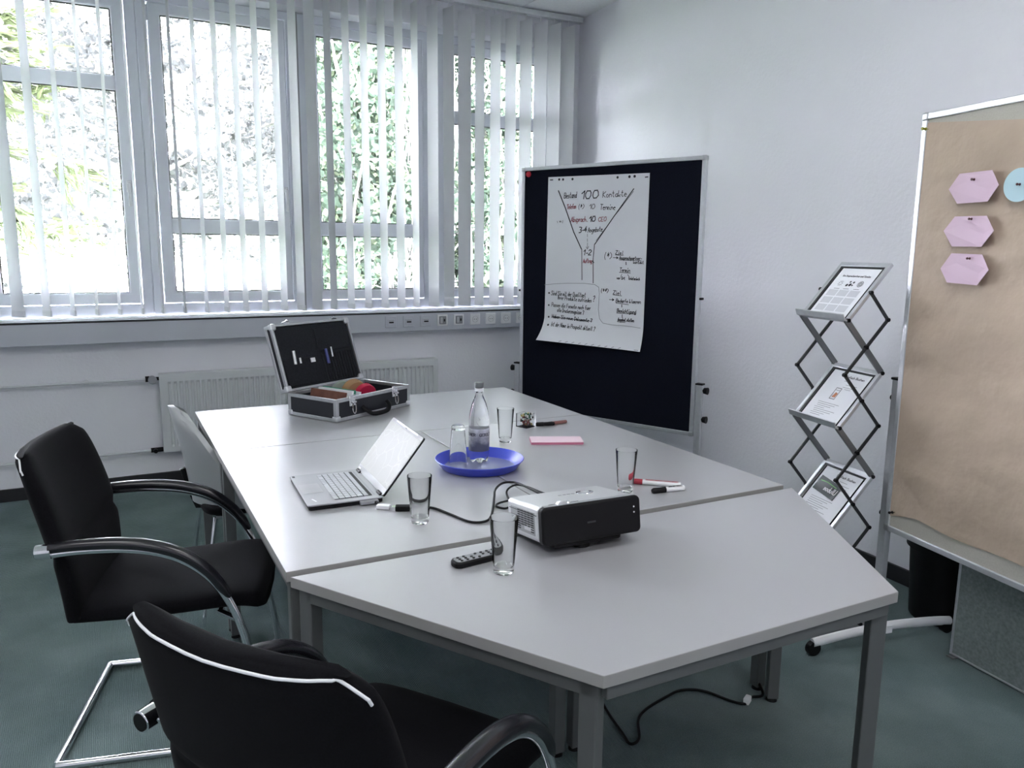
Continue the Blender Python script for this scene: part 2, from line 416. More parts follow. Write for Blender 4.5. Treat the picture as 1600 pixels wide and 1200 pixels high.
# ------------------------------------------------------------------ radiator and pipes
rx0, rx1, rz0, rz1 = .262, 2.085, .222, .708
ra = thing('panel_radiator', 'pale grey ribbed panel radiator mounted under the windows', 'radiator', ((rx0 + rx1) / 2, 5.19, rz0))
hw, H = (rx1 - rx0) / 2, rz1 - rz0
nr = 54
pts = []
mg = .035
for i in range(nr):
    a = -hw + mg + (2 * hw - 2 * mg) * i / nr; s_ = (2 * hw - 2 * mg) / nr
    pts += [(a, 0), (a + .36 * s_, 0), (a + .5 * s_, .011), (a + .86 * s_, .011)]
pts = [(-hw, 0)] + pts + [(hw - mg, 0), (hw, 0)]
m = MB()
zs = [0, .03, .045, H - .06, H - .045, H]
for zi, z in enumerate(zs):
    k = 0 if zi in (0, 1, 4, 5) else 1
    m.v += [(x, -.035 + y * k, z) for x, y in pts]
n_ = len(pts)
for zi in range(5):
    for i in range(n_ - 1): m.f.append((zi * n_ + i, zi * n_ + i + 1, (zi + 1) * n_ + i + 1, (zi + 1) * n_ + i))
obj('front_panel', m, M_rad, ra, angle=20)
m = MB(); m.lim((-hw, -.0345, 0), (-hw + .004, .045, H)); obj('side_panel', m, M_rad, ra, smooth=False)
m = MB(); m.lim((hw - .004, -.0345, 0), (hw, .045, H)); obj('side_panel', m, M_rad, ra, smooth=False)
m = MB(); m.lim((-hw, -.0345, H - .003), (hw, .045, H + .003)); obj('top_grille', m, M_rad, ra, smooth=False, bevel=.003)
m = MB(); m.lim((-hw + .01, .03, .01), (hw - .01, .045, H - .01)); obj('rear_panel', m, M_rad, ra, smooth=False)
m = MB(); m.tube([(-hw - .075, .0, H - .026), (-hw - .052, .0, H - .026)], .018, 14); m.tube([(-hw - .052, 0, H - .026), (-hw, 0, H - .026)], .011, 10)
obj('valve', m, M_blackp, ra)
m = MB(); m.tube([(-hw - .038, .01, H - .026), (-hw - .038, -.055, H - .026)], [.020, .026], 18); obj('thermostat_knob', m, M_greyp, ra, bevel=.004)
m = MB(); m.tube([(-hw - .07, .01, .012), (-hw, .01, .012)], .015, 12); m.tube([(-hw - .045, .01, .012), (-hw - .045, -.03, .012)], .013, 12); obj('return_valve', m, M_blackp, ra)
def pipe(z, label):
    p_ = MB(); p_.tube([(XL, 5.205, z), (rx0 - .07, 5.195, z)], .0085, 10)
    o = obj('heating_pipe', p_, M_rad); tag(o, label, 'pipe', 'heating pipes beside the radiator')
    m = MB(); m.tube([(-.13, 5.20, z), (-.13, 5.249, z)], .010, 8); m.tube([(-.145, 5.20, z), (-.115, 5.20, z)], .0125, 12); obj('pipe_clip', m, M_rad, o)
pipe(rz1 - .026, 'upper white heating pipe entering the radiator thermostat')
pipe(rz0 + .012, 'lower white heating pipe meeting the radiator just above the plinth')

# ------------------------------------------------------------------ fill light panels added overhead, out of view, to lift the dim interior
ml_, nt, p, out = nm('fill_glow')
p.inputs['Base Color'].default_value = (.9, .9, .9, 1); p.inputs['Emission Color'].default_value = (1.0, .985, 1.0, 1); p.inputs['Emission Strength'].default_value = FILL
cl0 = None
for k, (lx, ly) in enumerate(((-.9, 1.2), (1.3, 1.2), (-.9, -.8), (1.3, -.8))):
    if cl0 is None:
        cl0 = c_ = thing('fill_panel', 'added unseen fill light panel set flush in the tiles', 'light', (lx, ly, ZC), group='added fill lights overhead')
        m = MB(); m.lim((-.60, -.30, -.012), (.60, .30, -.004)); obj('frame', m, M_white, cl0, smooth=False)
        m = MB(); m.lim((-.57, -.27, -.0135), (.57, .27, -.0115)); obj('fill_face', m, ml_, cl0, smooth=False)
    else:
        c_ = dup(cl0); c_.location = (lx, ly, ZC)
    c_['label'] = 'added unseen fill light panel ' + ('above the black armchairs', 'above the trapezoid table end', 'nearest the rear and window free walls', 'at the rear nearest the long pale wall')[k]

# ------------------------------------------------------------------ conference tables
TZ = .73
def table(label, poly, cx, cy, legs):
    t = thing('conference_table', label, 'table', (cx, cy, 0), group='tables pushed together into one conference table')
    P = [(x - cx, y - cy) for x, y in poly]
    m = MB(); m.prism(P, TZ - .026, TZ); o = obj('tabletop', m, M_top, t, smooth=False, bevel=.0015)
    o.data.materials.append(M_edge)
    for f in o.data.polygons:
        if abs(f.normal.z) < .5: f.material_index = 1
    # frame rails set just inside the edges, square legs at the corners
    n = len(P); slant = any(abs(P[i][0] - P[(i + 1) % n][0]) > .01 and abs(P[i][1] - P[(i + 1) % n][1]) > .01 for i in range(n))
    def inset(k_):
        out = []
        for i in range(n):
            a, b, d = Vector(P[i - 1]), Vector(P[i]), Vector(P[(i + 1) % n])
            e1 = (b - a).normalized(); e2 = (d - b).normalized(); n1 = Vector((-e1.y, e1.x)); n2 = Vector((-e2.y, e2.x))
            k = (n1 + n2); out.append(b + k / max(k.dot(n1), .2) * k_)
        return out
    ins = inset(.020); HL = .0185
    for i in range(n):
        a, b = ins[i], ins[(i + 1) % n]; d = (b - a).normalized() * .004
        m = MB(); m.bar((*(a + d), TZ - .026 - .016), (*(b - d), TZ - .026 - .016), .020, .031); obj('frame_rail', m, M_steel, t, smooth=False, bevel=.002)
    for i in range(n):
        a, b, d = Vector(P[i - 1]), Vector(P[i]), Vector(P[(i + 1) % n])
        e1 = (b - a).normalized(); e2 = (d - b).normalized()
        es = e1 if (slant and abs(e1.x) > .01 and abs(e1.y) > .01) else e2
        ang = math.atan2(es.y, es.x) if slant else 0.0
        if slant:                                   # one face along the slanted side, tucked into the corner
            nn_ = Vector((-es.y, es.x)); s_ = -1 if es is e1 else 1
            inner = (e2 if es is e1 else -e1)
            back = .034 if inner.dot(es) * s_ > 0 else .036
            c = b + nn_ * (.010 + HL) + es * s_ * back
        else: c = inset(.010 + HL)[i]
        R_ = Matrix.Rotation(ang, 3, 'Z')
        m = MB(); m.box((c.x, c.y, (.012 + TZ - .0265) / 2), (2 * HL, 2 * HL, TZ - .0385), R_); lg = obj('leg', m, M_steel, t, smooth=False, bevel=.003)
        m = MB(); m.tube([(c.x, c.y, 0), (c.x, c.y, .013)], [.019, .016], 14); obj('leg_foot', m, M_blackp, lg)
    return t
x0, x1, xm = .334, 1.936, 1.135
table('white topped conference table at the window end carrying the open black case', [(x0, 3.010), (x1, 3.010), (x1, 3.812), (x0, 3.812)], xm, 3.41, 4)
table('white topped conference table carrying the open laptop', [(x0, 1.780), (xm - .0025, 1.780), (xm - .0025, 3.006), (x0, 3.006)], .735, 2.39, 4)
table('white topped conference table carrying the pink card stack and red marker', [(xm + .0025, 1.780), (x1, 1.780), (x1, 3.006), (xm + .0025, 3.006)], 1.535, 2.39, 4)
table('trapezoid white topped conference table carrying the projector and its remote', [(.748, 1.068), (1.545, 1.068), (x1 + .003, 1.748), (x0 + .003, 1.748)], xm, 1.41, 4)

# ------------------------------------------------------------------ upholstered cantilever chairs
def armchair():
    t = thing('cantilever_chair', '', 'chair')
    # backrest: rounded slab lofted along its side profile, hollowed for the sitter's back
    prof = [(-.236, .428), (-.238, .50), (-.244, .58), (-.254, .635), (-.267, .70), (-.286, .78), (-.303, .85), (-.316, .899)]
    prof = [(p.x, p.y) for p in spline([(a, b, 0) for a, b in prof], 4)]
    N = 28; m = MB(); rings = []; L = len(prof)
    def back_ring(i, sc, lift=0.0):
        u, z = prof[i]; a = prof[max(i - 1, 0)]; b = prof[min(i + 1, L - 1)]
        tx, tz = b[0] - a[0], b[1] - a[1]; l = math.hypot(tx, tz); tx /= l; tz /= l
        nx, nz = tz, -tx                                    # towards the sitter
        f = i / (L - 1)
        hw = .248 + .022 * math.sin(math.pi * min(1, f * .9 + .08)) ; th = .027 + .010 * math.sin(math.pi * f)
        if abs(z - .622) < .03: th -= .010 * (1 - abs(z - .622) / .03); hw -= .008 * (1 - abs(z - .622) / .03)
        ring = []
        for k in range(N):
            an = 2 * math.pi * k / N; c, s_ = math.cos(an), math.sin(an)
            v = hw * math.copysign(abs(c) ** .45, c) * (sc if sc > .8 else .8 + sc * .2) ; n = th * math.copysign(abs(s_) ** .75, s_) * sc
            curve = -.052 * (1 - (v / .27) ** 2) * (.35 + .65 * f)
            dip = -.010 * (1 - (v / .27) ** 2) * f * f - .03 * max(0, abs(v) / .27 - .74) * f ** 8 / .28
            ring.append((u + nx * n + curve + tx * lift, v, z + nz * n + dip + tz * lift))
        return ring
    seq = [(0, .5, -.012)] + [(0, .85, -.006)] + [(i, 1, 0) for i in range(L)] + [(L - 1, .86, .012), (L - 1, .5, .020)]
    for i, sc, li in seq: rings.append(back_ring(i, sc, li))
    for r_ in rings: m.v += r_
    for i in range(len(rings) - 1):
        for k in range(N): m.f.append((i * N + k, i * N + (k + 1) % N, (i + 1) * N + (k + 1) % N, (i + 1) * N + k))
    m.f.append(tuple(range(N))); m.f.append(tuple(range((len(rings) - 1) * N, len(rings) * N)))
    bk = obj('backrest', m, M_fab, t, angle=60)
    # piping seam round the rear edge of the back
    pp = []
    kl, kr = int(N * .545), int(N * .955)
    for i in range(len(rings) - 5, len(rings) - 2): pp.append(Vector(rings[i][kl]))
    for k in range(kl, kr + 1): pp.append(Vector(rings[len(rings) - 2][k]))
    for i in range(len(rings) - 3, len(rings) - 6, -1): pp.append(Vector(rings[i][kr]))
    q = MB(); q.tube(spline(pp, 3), .0026, 8); obj('piping', q, M_pipe, bk)
    # seat pad
    m = MB(); sp = [(-.245, .432), (-.10, .432), (.05, .438), (.18, .446), (.245, .440), (.272, .425)]
    sp = [(p.x, p.y) for p in spline([(a, b, 0) for a, b in sp], 4)]; rings = []; L2 = len(sp)
    for i, (u, z) in enumerate(sp):
        f = i / (L2 - 1); hw = .228 + .012 * f - (.03 * max(0, f - .82) / .18 if f > .82 else 0); th = .034 if f < .85 else .034 - .014 * (f - .85) / .15
        ring = []
        for k in range(N):
            an = 2 * math.pi * k / N; c, s_ = math.cos(an), math.sin(an)
            v = hw * math.copysign(abs(c) ** .4, c); n = th * math.copysign(abs(s_) ** .6, s_)
            ring.append((u + .02 * (1 - (v / .27) ** 2) * max(0, f - .5) * 2, v, z + n - (.012 * (1 - (v / .27) ** 2) * (1 - f) if s_ > 0 else 0)))
        rings.append(ring); m.v += ring
    for i in range(L2 - 1):
        for k in range(N): m.f.append((i * N + k, i * N + (k + 1) % N, (i + 1) * N + (k + 1) % N, (i + 1) * N + k))
    m.f.append(tuple(range(N))); m.f.append(tuple(range((L2 - 1) * N, L2 * N)))
    obj('seat', m, M_fab, t, angle=60)
    # one bent chrome tube: armrests, front legs, floor runners and rear bar
    A = [(-.292, .646), (-.20, .652), (-.10, .650), (-.01, .636), (.07, .604), (.14, .545), (.19, .465), (.225, .36), (.25, .22), (.268, .09), (.266, .035), (.235, .0125), (.15, .0125), (-.10, .0125), (-.28, .0125)]
    for s in (-1, 1):
        m = MB(); m.tube(spline([(u, s * .284, z) for u, z in A], 6) + [Vector((-.302, s * .284, .0125))], .0118, 12); obj('frame_tube', m, M_chrome, t, angle=60)
        ap = spline([(u, s * .284, z + .017) for u, z in A[:7]], 6); ap = ap[2:]
        rr = [.0185 + .003 * math.sin(math.pi * i / (len(ap) - 1)) for i in range(len(ap))]
        rr[-1] = .010; rr[-2] = .014; rr[-3] = .0165
        m = MB(); m.tube(ap, rr, 14, sy=.82); obj('armrest', m, M_blackg, t, angle=60)
        m = MB(); m.tube([(-.302, s * .284, .655), (-.262, s * .284, .657)], .0205, 18); cp = obj('armrest_cap', m, M_chrome, t, bevel=.002)
        m = MB(); m.tube([(-.3035, s * .284, .655), (-.300, s * .284, .655)], .0165, 16); obj('cap_plug', m, M_blackp, cp)
        m = MB(); m.tube([(-.275, s * .282, .648), (-.270, s * .245, .655)], .0085, 10); obj('arm_bracket', m, M_chrome, t)
        m = MB(); m.tube([(.205, s * .288, .415), (.15, s * .21, .405)], .009, 10); obj('seat_bracket', m, M_chrome, t)
    m = MB(); m.tube([(-.302, -.284, .0125), (-.302, .284, .0125)], .0118, 12); obj('rear_bar', m, M_chrome, t)
    m = MB(); m.tube([(.15, -.21, .402), (.15, .21, .402)], .009, 10); obj('seat_crossbar', m, M_chrome, t)
    return t
c1 = armchair()
c1['label'] = 'black upholstered cantilever chair with chrome frame facing the laptop table'
c1['group'] = 'black cantilever armchairs'
c1.location = (.150, 2.585, 0); c1.rotation_euler = (0, 0, math.radians(-14.5))
c2 = dup(c1)
c2['label'] = 'black upholstered cantilever chair seen from behind, tucked under the trapezoid table'
c2.location = (.414, 1.348, 0); c2.rotation_euler = (0, 0, math.radians(34.5))

# ------------------------------------------------------------------ grey shell chairs
M_shell = pm('grey_shell', (0.42, 0.44, 0.45), 0.35, spec=0.5)
def shell_chair():
    t = thing('shell_chair', '', 'chair')
    def face(off):
        def fn(a, b):
            v = (a - .5) * 2; z = .46 + b * .40
            hw = .215 * math.sqrt(max(.02, 1 - (max(0, b - .30) / .72) ** 2.3))
            u = -.20 - .055 * b - .03 * max(0, b - .5) + .17 * v * v * (1 - .75 * b)
            return (u - off, v * hw, z - .03 * v * v * b)
        return fn
    m = MB(); nu, nv = 14, 14
    m.grid(face(0), nu, nv); k = len(m.v); m.grid(face(.022), nu, nv)
    def id_(i, j, o): return o + i * (nv + 1) + j
    rim = [(i, 0) for i in range(nu)] + [(nu, j) for j in range(nv)] + [(nu - i, nv) for i in range(nu)] + [(0, nv - j) for j in range(nv)]
    for a, b in zip(rim, rim[1:] + rim[:1]): m.f.append((id_(*a, 0), id_(*b, 0), id_(*b, k), id_(*a, k)))
    obj('backrest', m, M_shell, t, angle=50)
    m = MB(); m.prism([(.20 * math.copysign(abs(math.cos(a)) ** .5, math.cos(a)), .205 * math.copysign(abs(math.sin(a)) ** .5, math.sin(a))) for a in [2 * math.pi * i / 28 for i in range(28)]], .435, .468)
    obj('seat', m, M_fab, t, bevel=.01)
    m = MB(); m.tube([(-.10, 0, .43), (-.20, 0, .44), (-.225, 0, .52), (-.243, 0, .60)], .012, 10, sy=1.6); obj('back_support', m, M_blackp, t)
    for s in (-1, 1):
        m = MB(); m.tube([(.17, s * .17, .43), (.225, s * .215, .006)], .0095, 10); obj('leg', m, M_chrome, t)
        m = MB(); m.tube([(-.16, s * .17, .43), (-.235, s * .215, .006)], .0095, 10); obj('leg', m, M_chrome, t)
        m = MB(); m.tube([(-.16, s * .17, .43), (.17, s * .17, .43)], .0095, 10); obj('side_tube', m, M_chrome, t)
    return t
s1 = shell_chair()
s1['label'] = 'grey shell chair pushed in beside the window end table near the radiator valve'; s1['group'] = 'grey shell chairs at the window end'
s1.location = (.484, 3.33, 0); s1.rotation_euler = (0, 0, math.radians(2))
s2 = dup(s1); s2['label'] = 'grey shell chair mostly hidden behind the open black case, backed to the radiator'
s2.location = (1.02, 3.98, 0); s2.rotation_euler = (0, 0, math.radians(-82))

# ------------------------------------------------------------------ single-stroke handwriting
GL = {'a': '35 15 04 03 12 22 33|35 32', 'b': '08 02|03 12 22 33 34 25 15 04', 'c': '35 15 04 03 12 32', 'd': '38 32|33 22 12 03 04 15 25 34', 'e': '04 34 25 15 04 03 12 32', 'f': '38 28 17 12|05 25', 'g': '35 15 04 03 12 32|35 31 20 00', 'h': '08 02|04 15 25 34 32', 'i': '15 12 22|17 18', 'j': '25 21 10|27 28', 'k': '08 02|34 03 32', 'l': '18 13 22', 'm': '05 02|04 14 12|14 25 34 32', 'n': '05 02|04 15 25 34 32', 'o': '15 04 03 12 22 33 34 25 15', 'p': '05 00|05 25 34 33 22 02', 'q': '35 30|35 15 04 03 12 32', 'r': '05 02|04 15 25', 's': '35 15 04 33 22 02', 't': '18 13 22 32|06 26', 'u': '05 03 12 22 33|35 32', 'v': '05 12 35', 'w': '05 02 14 22 35', 'x': '05 32|35 02', 'y': '05 12|35 10 00', 'z': '05 35 02 32',
      'A': '02 28 42|14 34', 'B': '02 08 38 47 46 35 05|35 44 43 32 02', 'C': '47 38 18 06 04 12 32 43', 'D': '02 08 28 46 44 22 02', 'E': '48 08 02 42|05 35', 'F': '48 08 02|05 35', 'G': '47 38 18 06 04 12 32 44 24', 'H': '08 02|48 42|05 45', 'I': '18 12', 'K': '08 02|48 05 42', 'L': '08 02 42', 'M': '02 08 24 48 42', 'N': '02 08 42 48', 'O': '18 06 04 12 32 44 46 38 18', 'P': '02 08 38 47 46 35 05', 'Q': '18 06 04 12 32 44 46 38 18|33 51', 'R': '02 08 38 47 46 35 05|25 42', 'S': '47 38 18 07 16 35 44 43 32 12 03', 'T': '08 48|28 22', 'U': '08 03 12 32 43 48', 'V': '08 22 48', 'Z': '08 48 02 42',
      '0': '18 06 04 12 32 44 46 38 18', '1': '06 28 22', '2': '07 18 38 47 46 02 42', '3': '08 38 47 35 25|35 44 43 22 02', '4': '38 04 44|36 32', '-': '14 34', '(': '28 16 14 22', ')': '08 26 24 02', '*': '24 28|16 36|15 37|17 35', '?': '07 18 38 47 36 24|22 23', '.': '12 22', '!': '18 14|12 13'}
def strokes(txt):
    out = []; x = 0.0
    for ch in txt:
        if ch == ' ': x += 3; continue
        g = GL[ch]; w = 0
        for st in g.split('|'):
            pl_ = []
            for q in st.split(' '):
                a, b = int(q[0]), int(q[1]); w = max(w, a); pl_.append((x + a, b - 2))
            out.append(pl_)
        x += w + 1.3
    return out, max(x - 1.3, .1)
def ribbon(mb, pts, w, fn):
    """flat pen stroke through 2-D points, put on a surface by fn(x, y)"""
    for a, b in zip(pts, pts[1:]):
        dx, dy = b[0] - a[0], b[1] - a[1]; l = math.hypot(dx, dy)
        if l < 1e-7: continue
        ux, uy = dx / l * w * .45, dy / l * w * .45; nx, ny = -uy * 1.1, ux * 1.1
        n = max(1, int(l / .06)); 
        for k in range(n):
            p0 = (a[0] + dx * k / n, a[1] + dy * k / n); p1 = (a[0] + dx * (k + 1) / n, a[1] + dy * (k + 1) / n)
            e0 = 1 if k == 0 else 0; e1 = 1 if k == n - 1 else 0
            o = len(mb.v)
            mb.v += [fn(p0[0] - ux * e0 + nx, p0[1] - uy * e0 + ny), fn(p0[0] - ux * e0 - nx, p0[1] - uy * e0 - ny), fn(p1[0] + ux * e1 - nx, p1[1] + uy * e1 - ny), fn(p1[0] + ux * e1 + nx, p1[1] + uy * e1 + ny)]
            mb.f.append((o, o + 1, o + 2, o + 3))
def write(mb, txt, p0, p1, h, w, fn, slant=.18, jit=0.0):
    """lettering from baseline start p0 to end p1 with capital height h (all in surface metres)"""
    st, L = strokes(txt)
    ex = ((p1[0] - p0[0]) / L, (p1[1] - p0[1]) / L); sc = h / 6.0
    for s_ in st:
        q = []
        for a, b in s_:
            a2 = a + (rnd.random() - .5) * jit; b2 = b + (rnd.random() - .5) * jit
            q.append((p0[0] + ex[0] * a2 + slant * b2 * sc * .6, p0[1] + ex[1] * a2 + b2 * sc))
        ribbon(mb, q, w, fn)

# ------------------------------------------------------------------ boards
M_navy = pm('navy_felt', (0.006, 0.0075, 0.0145), 0.95, spec=0.1, noise=(300, 0.3), bump=(700, 0.2, 0.001))
M_beige = pm('beige_board_face', (0.40, 0.385, 0.34), 0.8, noise=(200, 0.05))
def board(t, Wd, zb, zt, face, post_x, post_z, feet):
    """framed pin board; local x along the board, y away from its face"""
    F = .022; yb = .032
    for nme, a, b in (('frame_rail', (0, 0, zb), (Wd, yb, zb + F)), ('frame_rail', (0, 0, zt - F), (Wd, yb, zt)), ('frame_stile', (0, 0, zb + F), (F, yb, zt - F)), ('frame_stile', (Wd - F, 0, zb + F), (Wd, yb, zt - F))):
        m = MB(); m.lim(a, b); obj(nme, m, M_alul, t, smooth=False, bevel=.003)
    for x in (0, Wd):
        for z in (zb, zt):
            m = MB(); m.box((x + (.012 if x == 0 else -.012), yb / 2, z + (.012 if z == zb else -.012)), (.028, yb + .006, .028)); obj('corner_cap', m, M_alu, t, smooth=False, bevel=.006)
    m = MB(); m.lim((F, .006, zb + F), (Wd - F, .026, zt - F)); obj('panel', m, face, t, smooth=False)
    for i, x in enumerate(post_x):
        py = feet['y'][i]
        m = MB(); m.lim((x - .018, py - .014, .05), (x + .018, py + .014, post_z)); ps = obj('post', m, M_alul, t, smooth=False, bevel=.004)
        m = MB(); m.lim((x - .022, py - .018, post_z - .001), (x + .022, py + .018, post_z + .008)); obj('post_cap', m, M_blackp, ps, smooth=False, bevel=.003)
        s = -1 if x < Wd / 2 else 1
        for z in feet['knobs']:
            m = MB(); m.tube([(x, py, z), (x + s * .030 * feet.get('kr', 1), py, z)], .007, 8); kr = feet.get('kr', 1); m.tube([(x + s * .024 * kr, py, z), (x + s * .046 * kr, py, z)], [.016 * kr, .020 * kr], 12); obj('clamp_knob', m, M_blackp, t)
        # arched foot bar with two casters
        fx = x + feet.get('dx', 0)
        m = MB(); q = [(fx, py - .34, .048), (fx, py - .2, .060), (fx, py, .068), (fx, py + .2, .058), (fx, py + .31, .046)]
        if feet.get('dx'): m.lim((min(x, fx) - .015, py - .014, .045), (max(x, fx) + .015, py + .014, .075))
        m.tube(spline(q, 5), .014, 10, sy=1.3); ft = obj('foot', m, M_white, t)
        for yy in (py - .335, py + .295):
            m = MB(); m.tube([(fx - .011, yy, .027), (fx + .011, yy, .027)], .027, 18); m.tube([(fx, yy, .03), (fx, yy, .052)], .008, 8); obj('caster', m, M_blackp, ft)
    for z in feet['clips']:
        for x in (0, Wd):
            m = MB(); m.box((x + (.006 if x else -.006), .016, z), (.016, .03, .012)); obj('side_clip', m, M_blackp, t, smooth=False, bevel=.003)

bb = thing('pin_board', 'dark navy felt pin board with aluminium frame standing in the room corner', 'board', (2.319, 4.354, 0), -1.13)
board(bb, 1.196, .476, 1.977, M_navy, (-.024, 1.220), .766, {'y': (.016, .016), 'knobs': (.735, .575), 'clips': (1.232,)})
wb = thing('pin_board', 'aluminium framed pin board covered in brown packing paper', 'board', (2.548, 1.848, 0), -1.744)
board(wb, 1.20, .458, 1.958, M_beige, (-.040, 1.24), 1.02, {'y': (.045, .045), 'dx': .055, 'kr': .55, 'knobs': (.95, .50), 'clips': ()})

# flip chart sheet with its curled lower edge
PW, PH, PX, PZ = .674, .985, .197, 1.9115
def sheet(s, v, off=0.0):
    """s, v in 0..1 across and down the sheet, in the board's own frame"""
    c = max(0.0, (v - .84) / .16)
    y = .0032 - .0014 * math.sin(s * 5 + 1) * v - (.085 * (1 - s) ** 1.3 + .030 * s) * c ** 1.7
    x = PX + s * PW - .012 * v * (1 - s) - .004 * v * s
    z = PZ - v * PH - .008 * s + .014 * c * c - .012 * s * v
    return (x, y - off, z)
pa = thing('flipchart_sheet', 'white flip chart sheet with hand drawn funnel pinned to the navy board', 'paper', (2.319, 4.354, 0), -1.13)
m = MB(); m.grid(lambda a, b: sheet(a, b), 12, 40); k_ = len(m.v); m.grid(lambda a, b: sheet(a, b, -.0004), 12, 40)
obj('sheet', m, M_paper, pa)
INK = {'k': MB(), 'r': MB(), 'g': MB()}
def on_sheet(x, y): return sheet(x / PW, -y / PH, .0009)
TXT = [('Bestand', 0.173, 0.126, 0.301, 0.123, 0.0308, 0.9, 'k'), ('100', 0.35, 0.132, 0.519, 0.126, 0.0431, 2, 'k'), ('Kontakte', 0.564, 0.127, 0.792, 0.122, 0.0328, 0.9, 'k'), ('Telefon', 0.206, 0.19, 0.299, 0.186, 0.0256, 1, 'r'), ('(*)', 0.321, 0.193, 0.38, 0.189, 0.0287, 0.6, 'k'), ('10', 0.437, 0.191, 0.49, 0.188, 0.0256, 0.8, 'k'), ('Termine', 0.545, 0.194, 0.69, 0.195, 0.0287, 0.9, 'k'), ('Absprach.', 0.253, 0.265, 0.421, 0.262, 0.0287, 1, 'r'), ('10', 0.441, 0.263, 0.498, 0.26, 0.0287, 1.8, 'k'), ('CEO', 0.531, 0.262, 0.606, 0.258, 0.0226, 0.9, 'r'), ('3-4', 0.34, 0.327, 0.415, 0.322, 0.0308, 1.8, 'k'), ('Angebote', 0.43, 0.325, 0.573, 0.317, 0.0267, 1, 'k'), ('1-2', 0.394, 0.456, 0.468, 0.455, 0.0287, 1.6, 'k'), ('Auftrag', 0.392, 0.503, 0.48, 0.5, 0.0226, 1, 'r'), ('(*)', 0.597, 0.479, 0.669, 0.475, 0.041, 0.8, 'k'), ('Ziel', 0.709, 0.446, 0.781, 0.447, 0.0205, 0.9, 'k'), ('Ansprechpartner-', 0.748, 0.474, 0.958, 0.472, 0.0174, 0.9, 'k'), ('kontakt', 0.883, 0.494, 0.977, 0.493, 0.0154, 0.8, 'k'), ('Termin', 0.756, 0.543, 0.853, 0.544, 0.0215, 0.9, 'k'), ('vor Ort', 0.731, 0.587, 0.809, 0.587, 0.0144, 0.8, 'k'), ('telefonisch', 0.843, 0.586, 0.948, 0.586, 0.0144, 0.8, 'k'), ('(**)', 0.578, 0.673, 0.65, 0.67, 0.0246, 0.9, 'k'), ('Ziel', 0.7, 0.674, 0.773, 0.676, 0.0205, 0.9, 'k'), ('Bedarfe klaeren', 0.731, 0.72, 0.965, 0.716, 0.0195, 0.9, 'k'), ('Besichtigung', 0.745, 0.776, 0.924, 0.776, 0.0195, 1, 'k'), ('Angebot stellen', 0.755, 0.827, 0.909, 0.824, 0.0185, 0.9, 'k'), ('Sind Sie mit der Qualitaet', 0.068, 0.708, 0.427, 0.705, 0.0246, 0.8, 'k'), ('Ihrer Produkte zufrieden', 0.138, 0.731, 0.488, 0.733, 0.0226, 0.8, 'k'), ('?', 0.504, 0.728, 0.52, 0.73, 0.0349, 0.9, 'k'), ('Passen die Formate noch fuer', 0.075, 0.778, 0.48, 0.778, 0.0226, 0.8, 'k'), ('alle Druckerzeugnisse ?', 0.137, 0.807, 0.415, 0.81, 0.0226, 0.8, 'k'), ('Haben Sie neue Dokumente ?', 0.082, 0.848, 0.501, 0.851, 0.0205, 1, 'k'), ('Ist der Name im Prospekt aktuell ?', 0.087, 0.899, 0.54, 0.902, 0.0246, 0.9, 'k')]
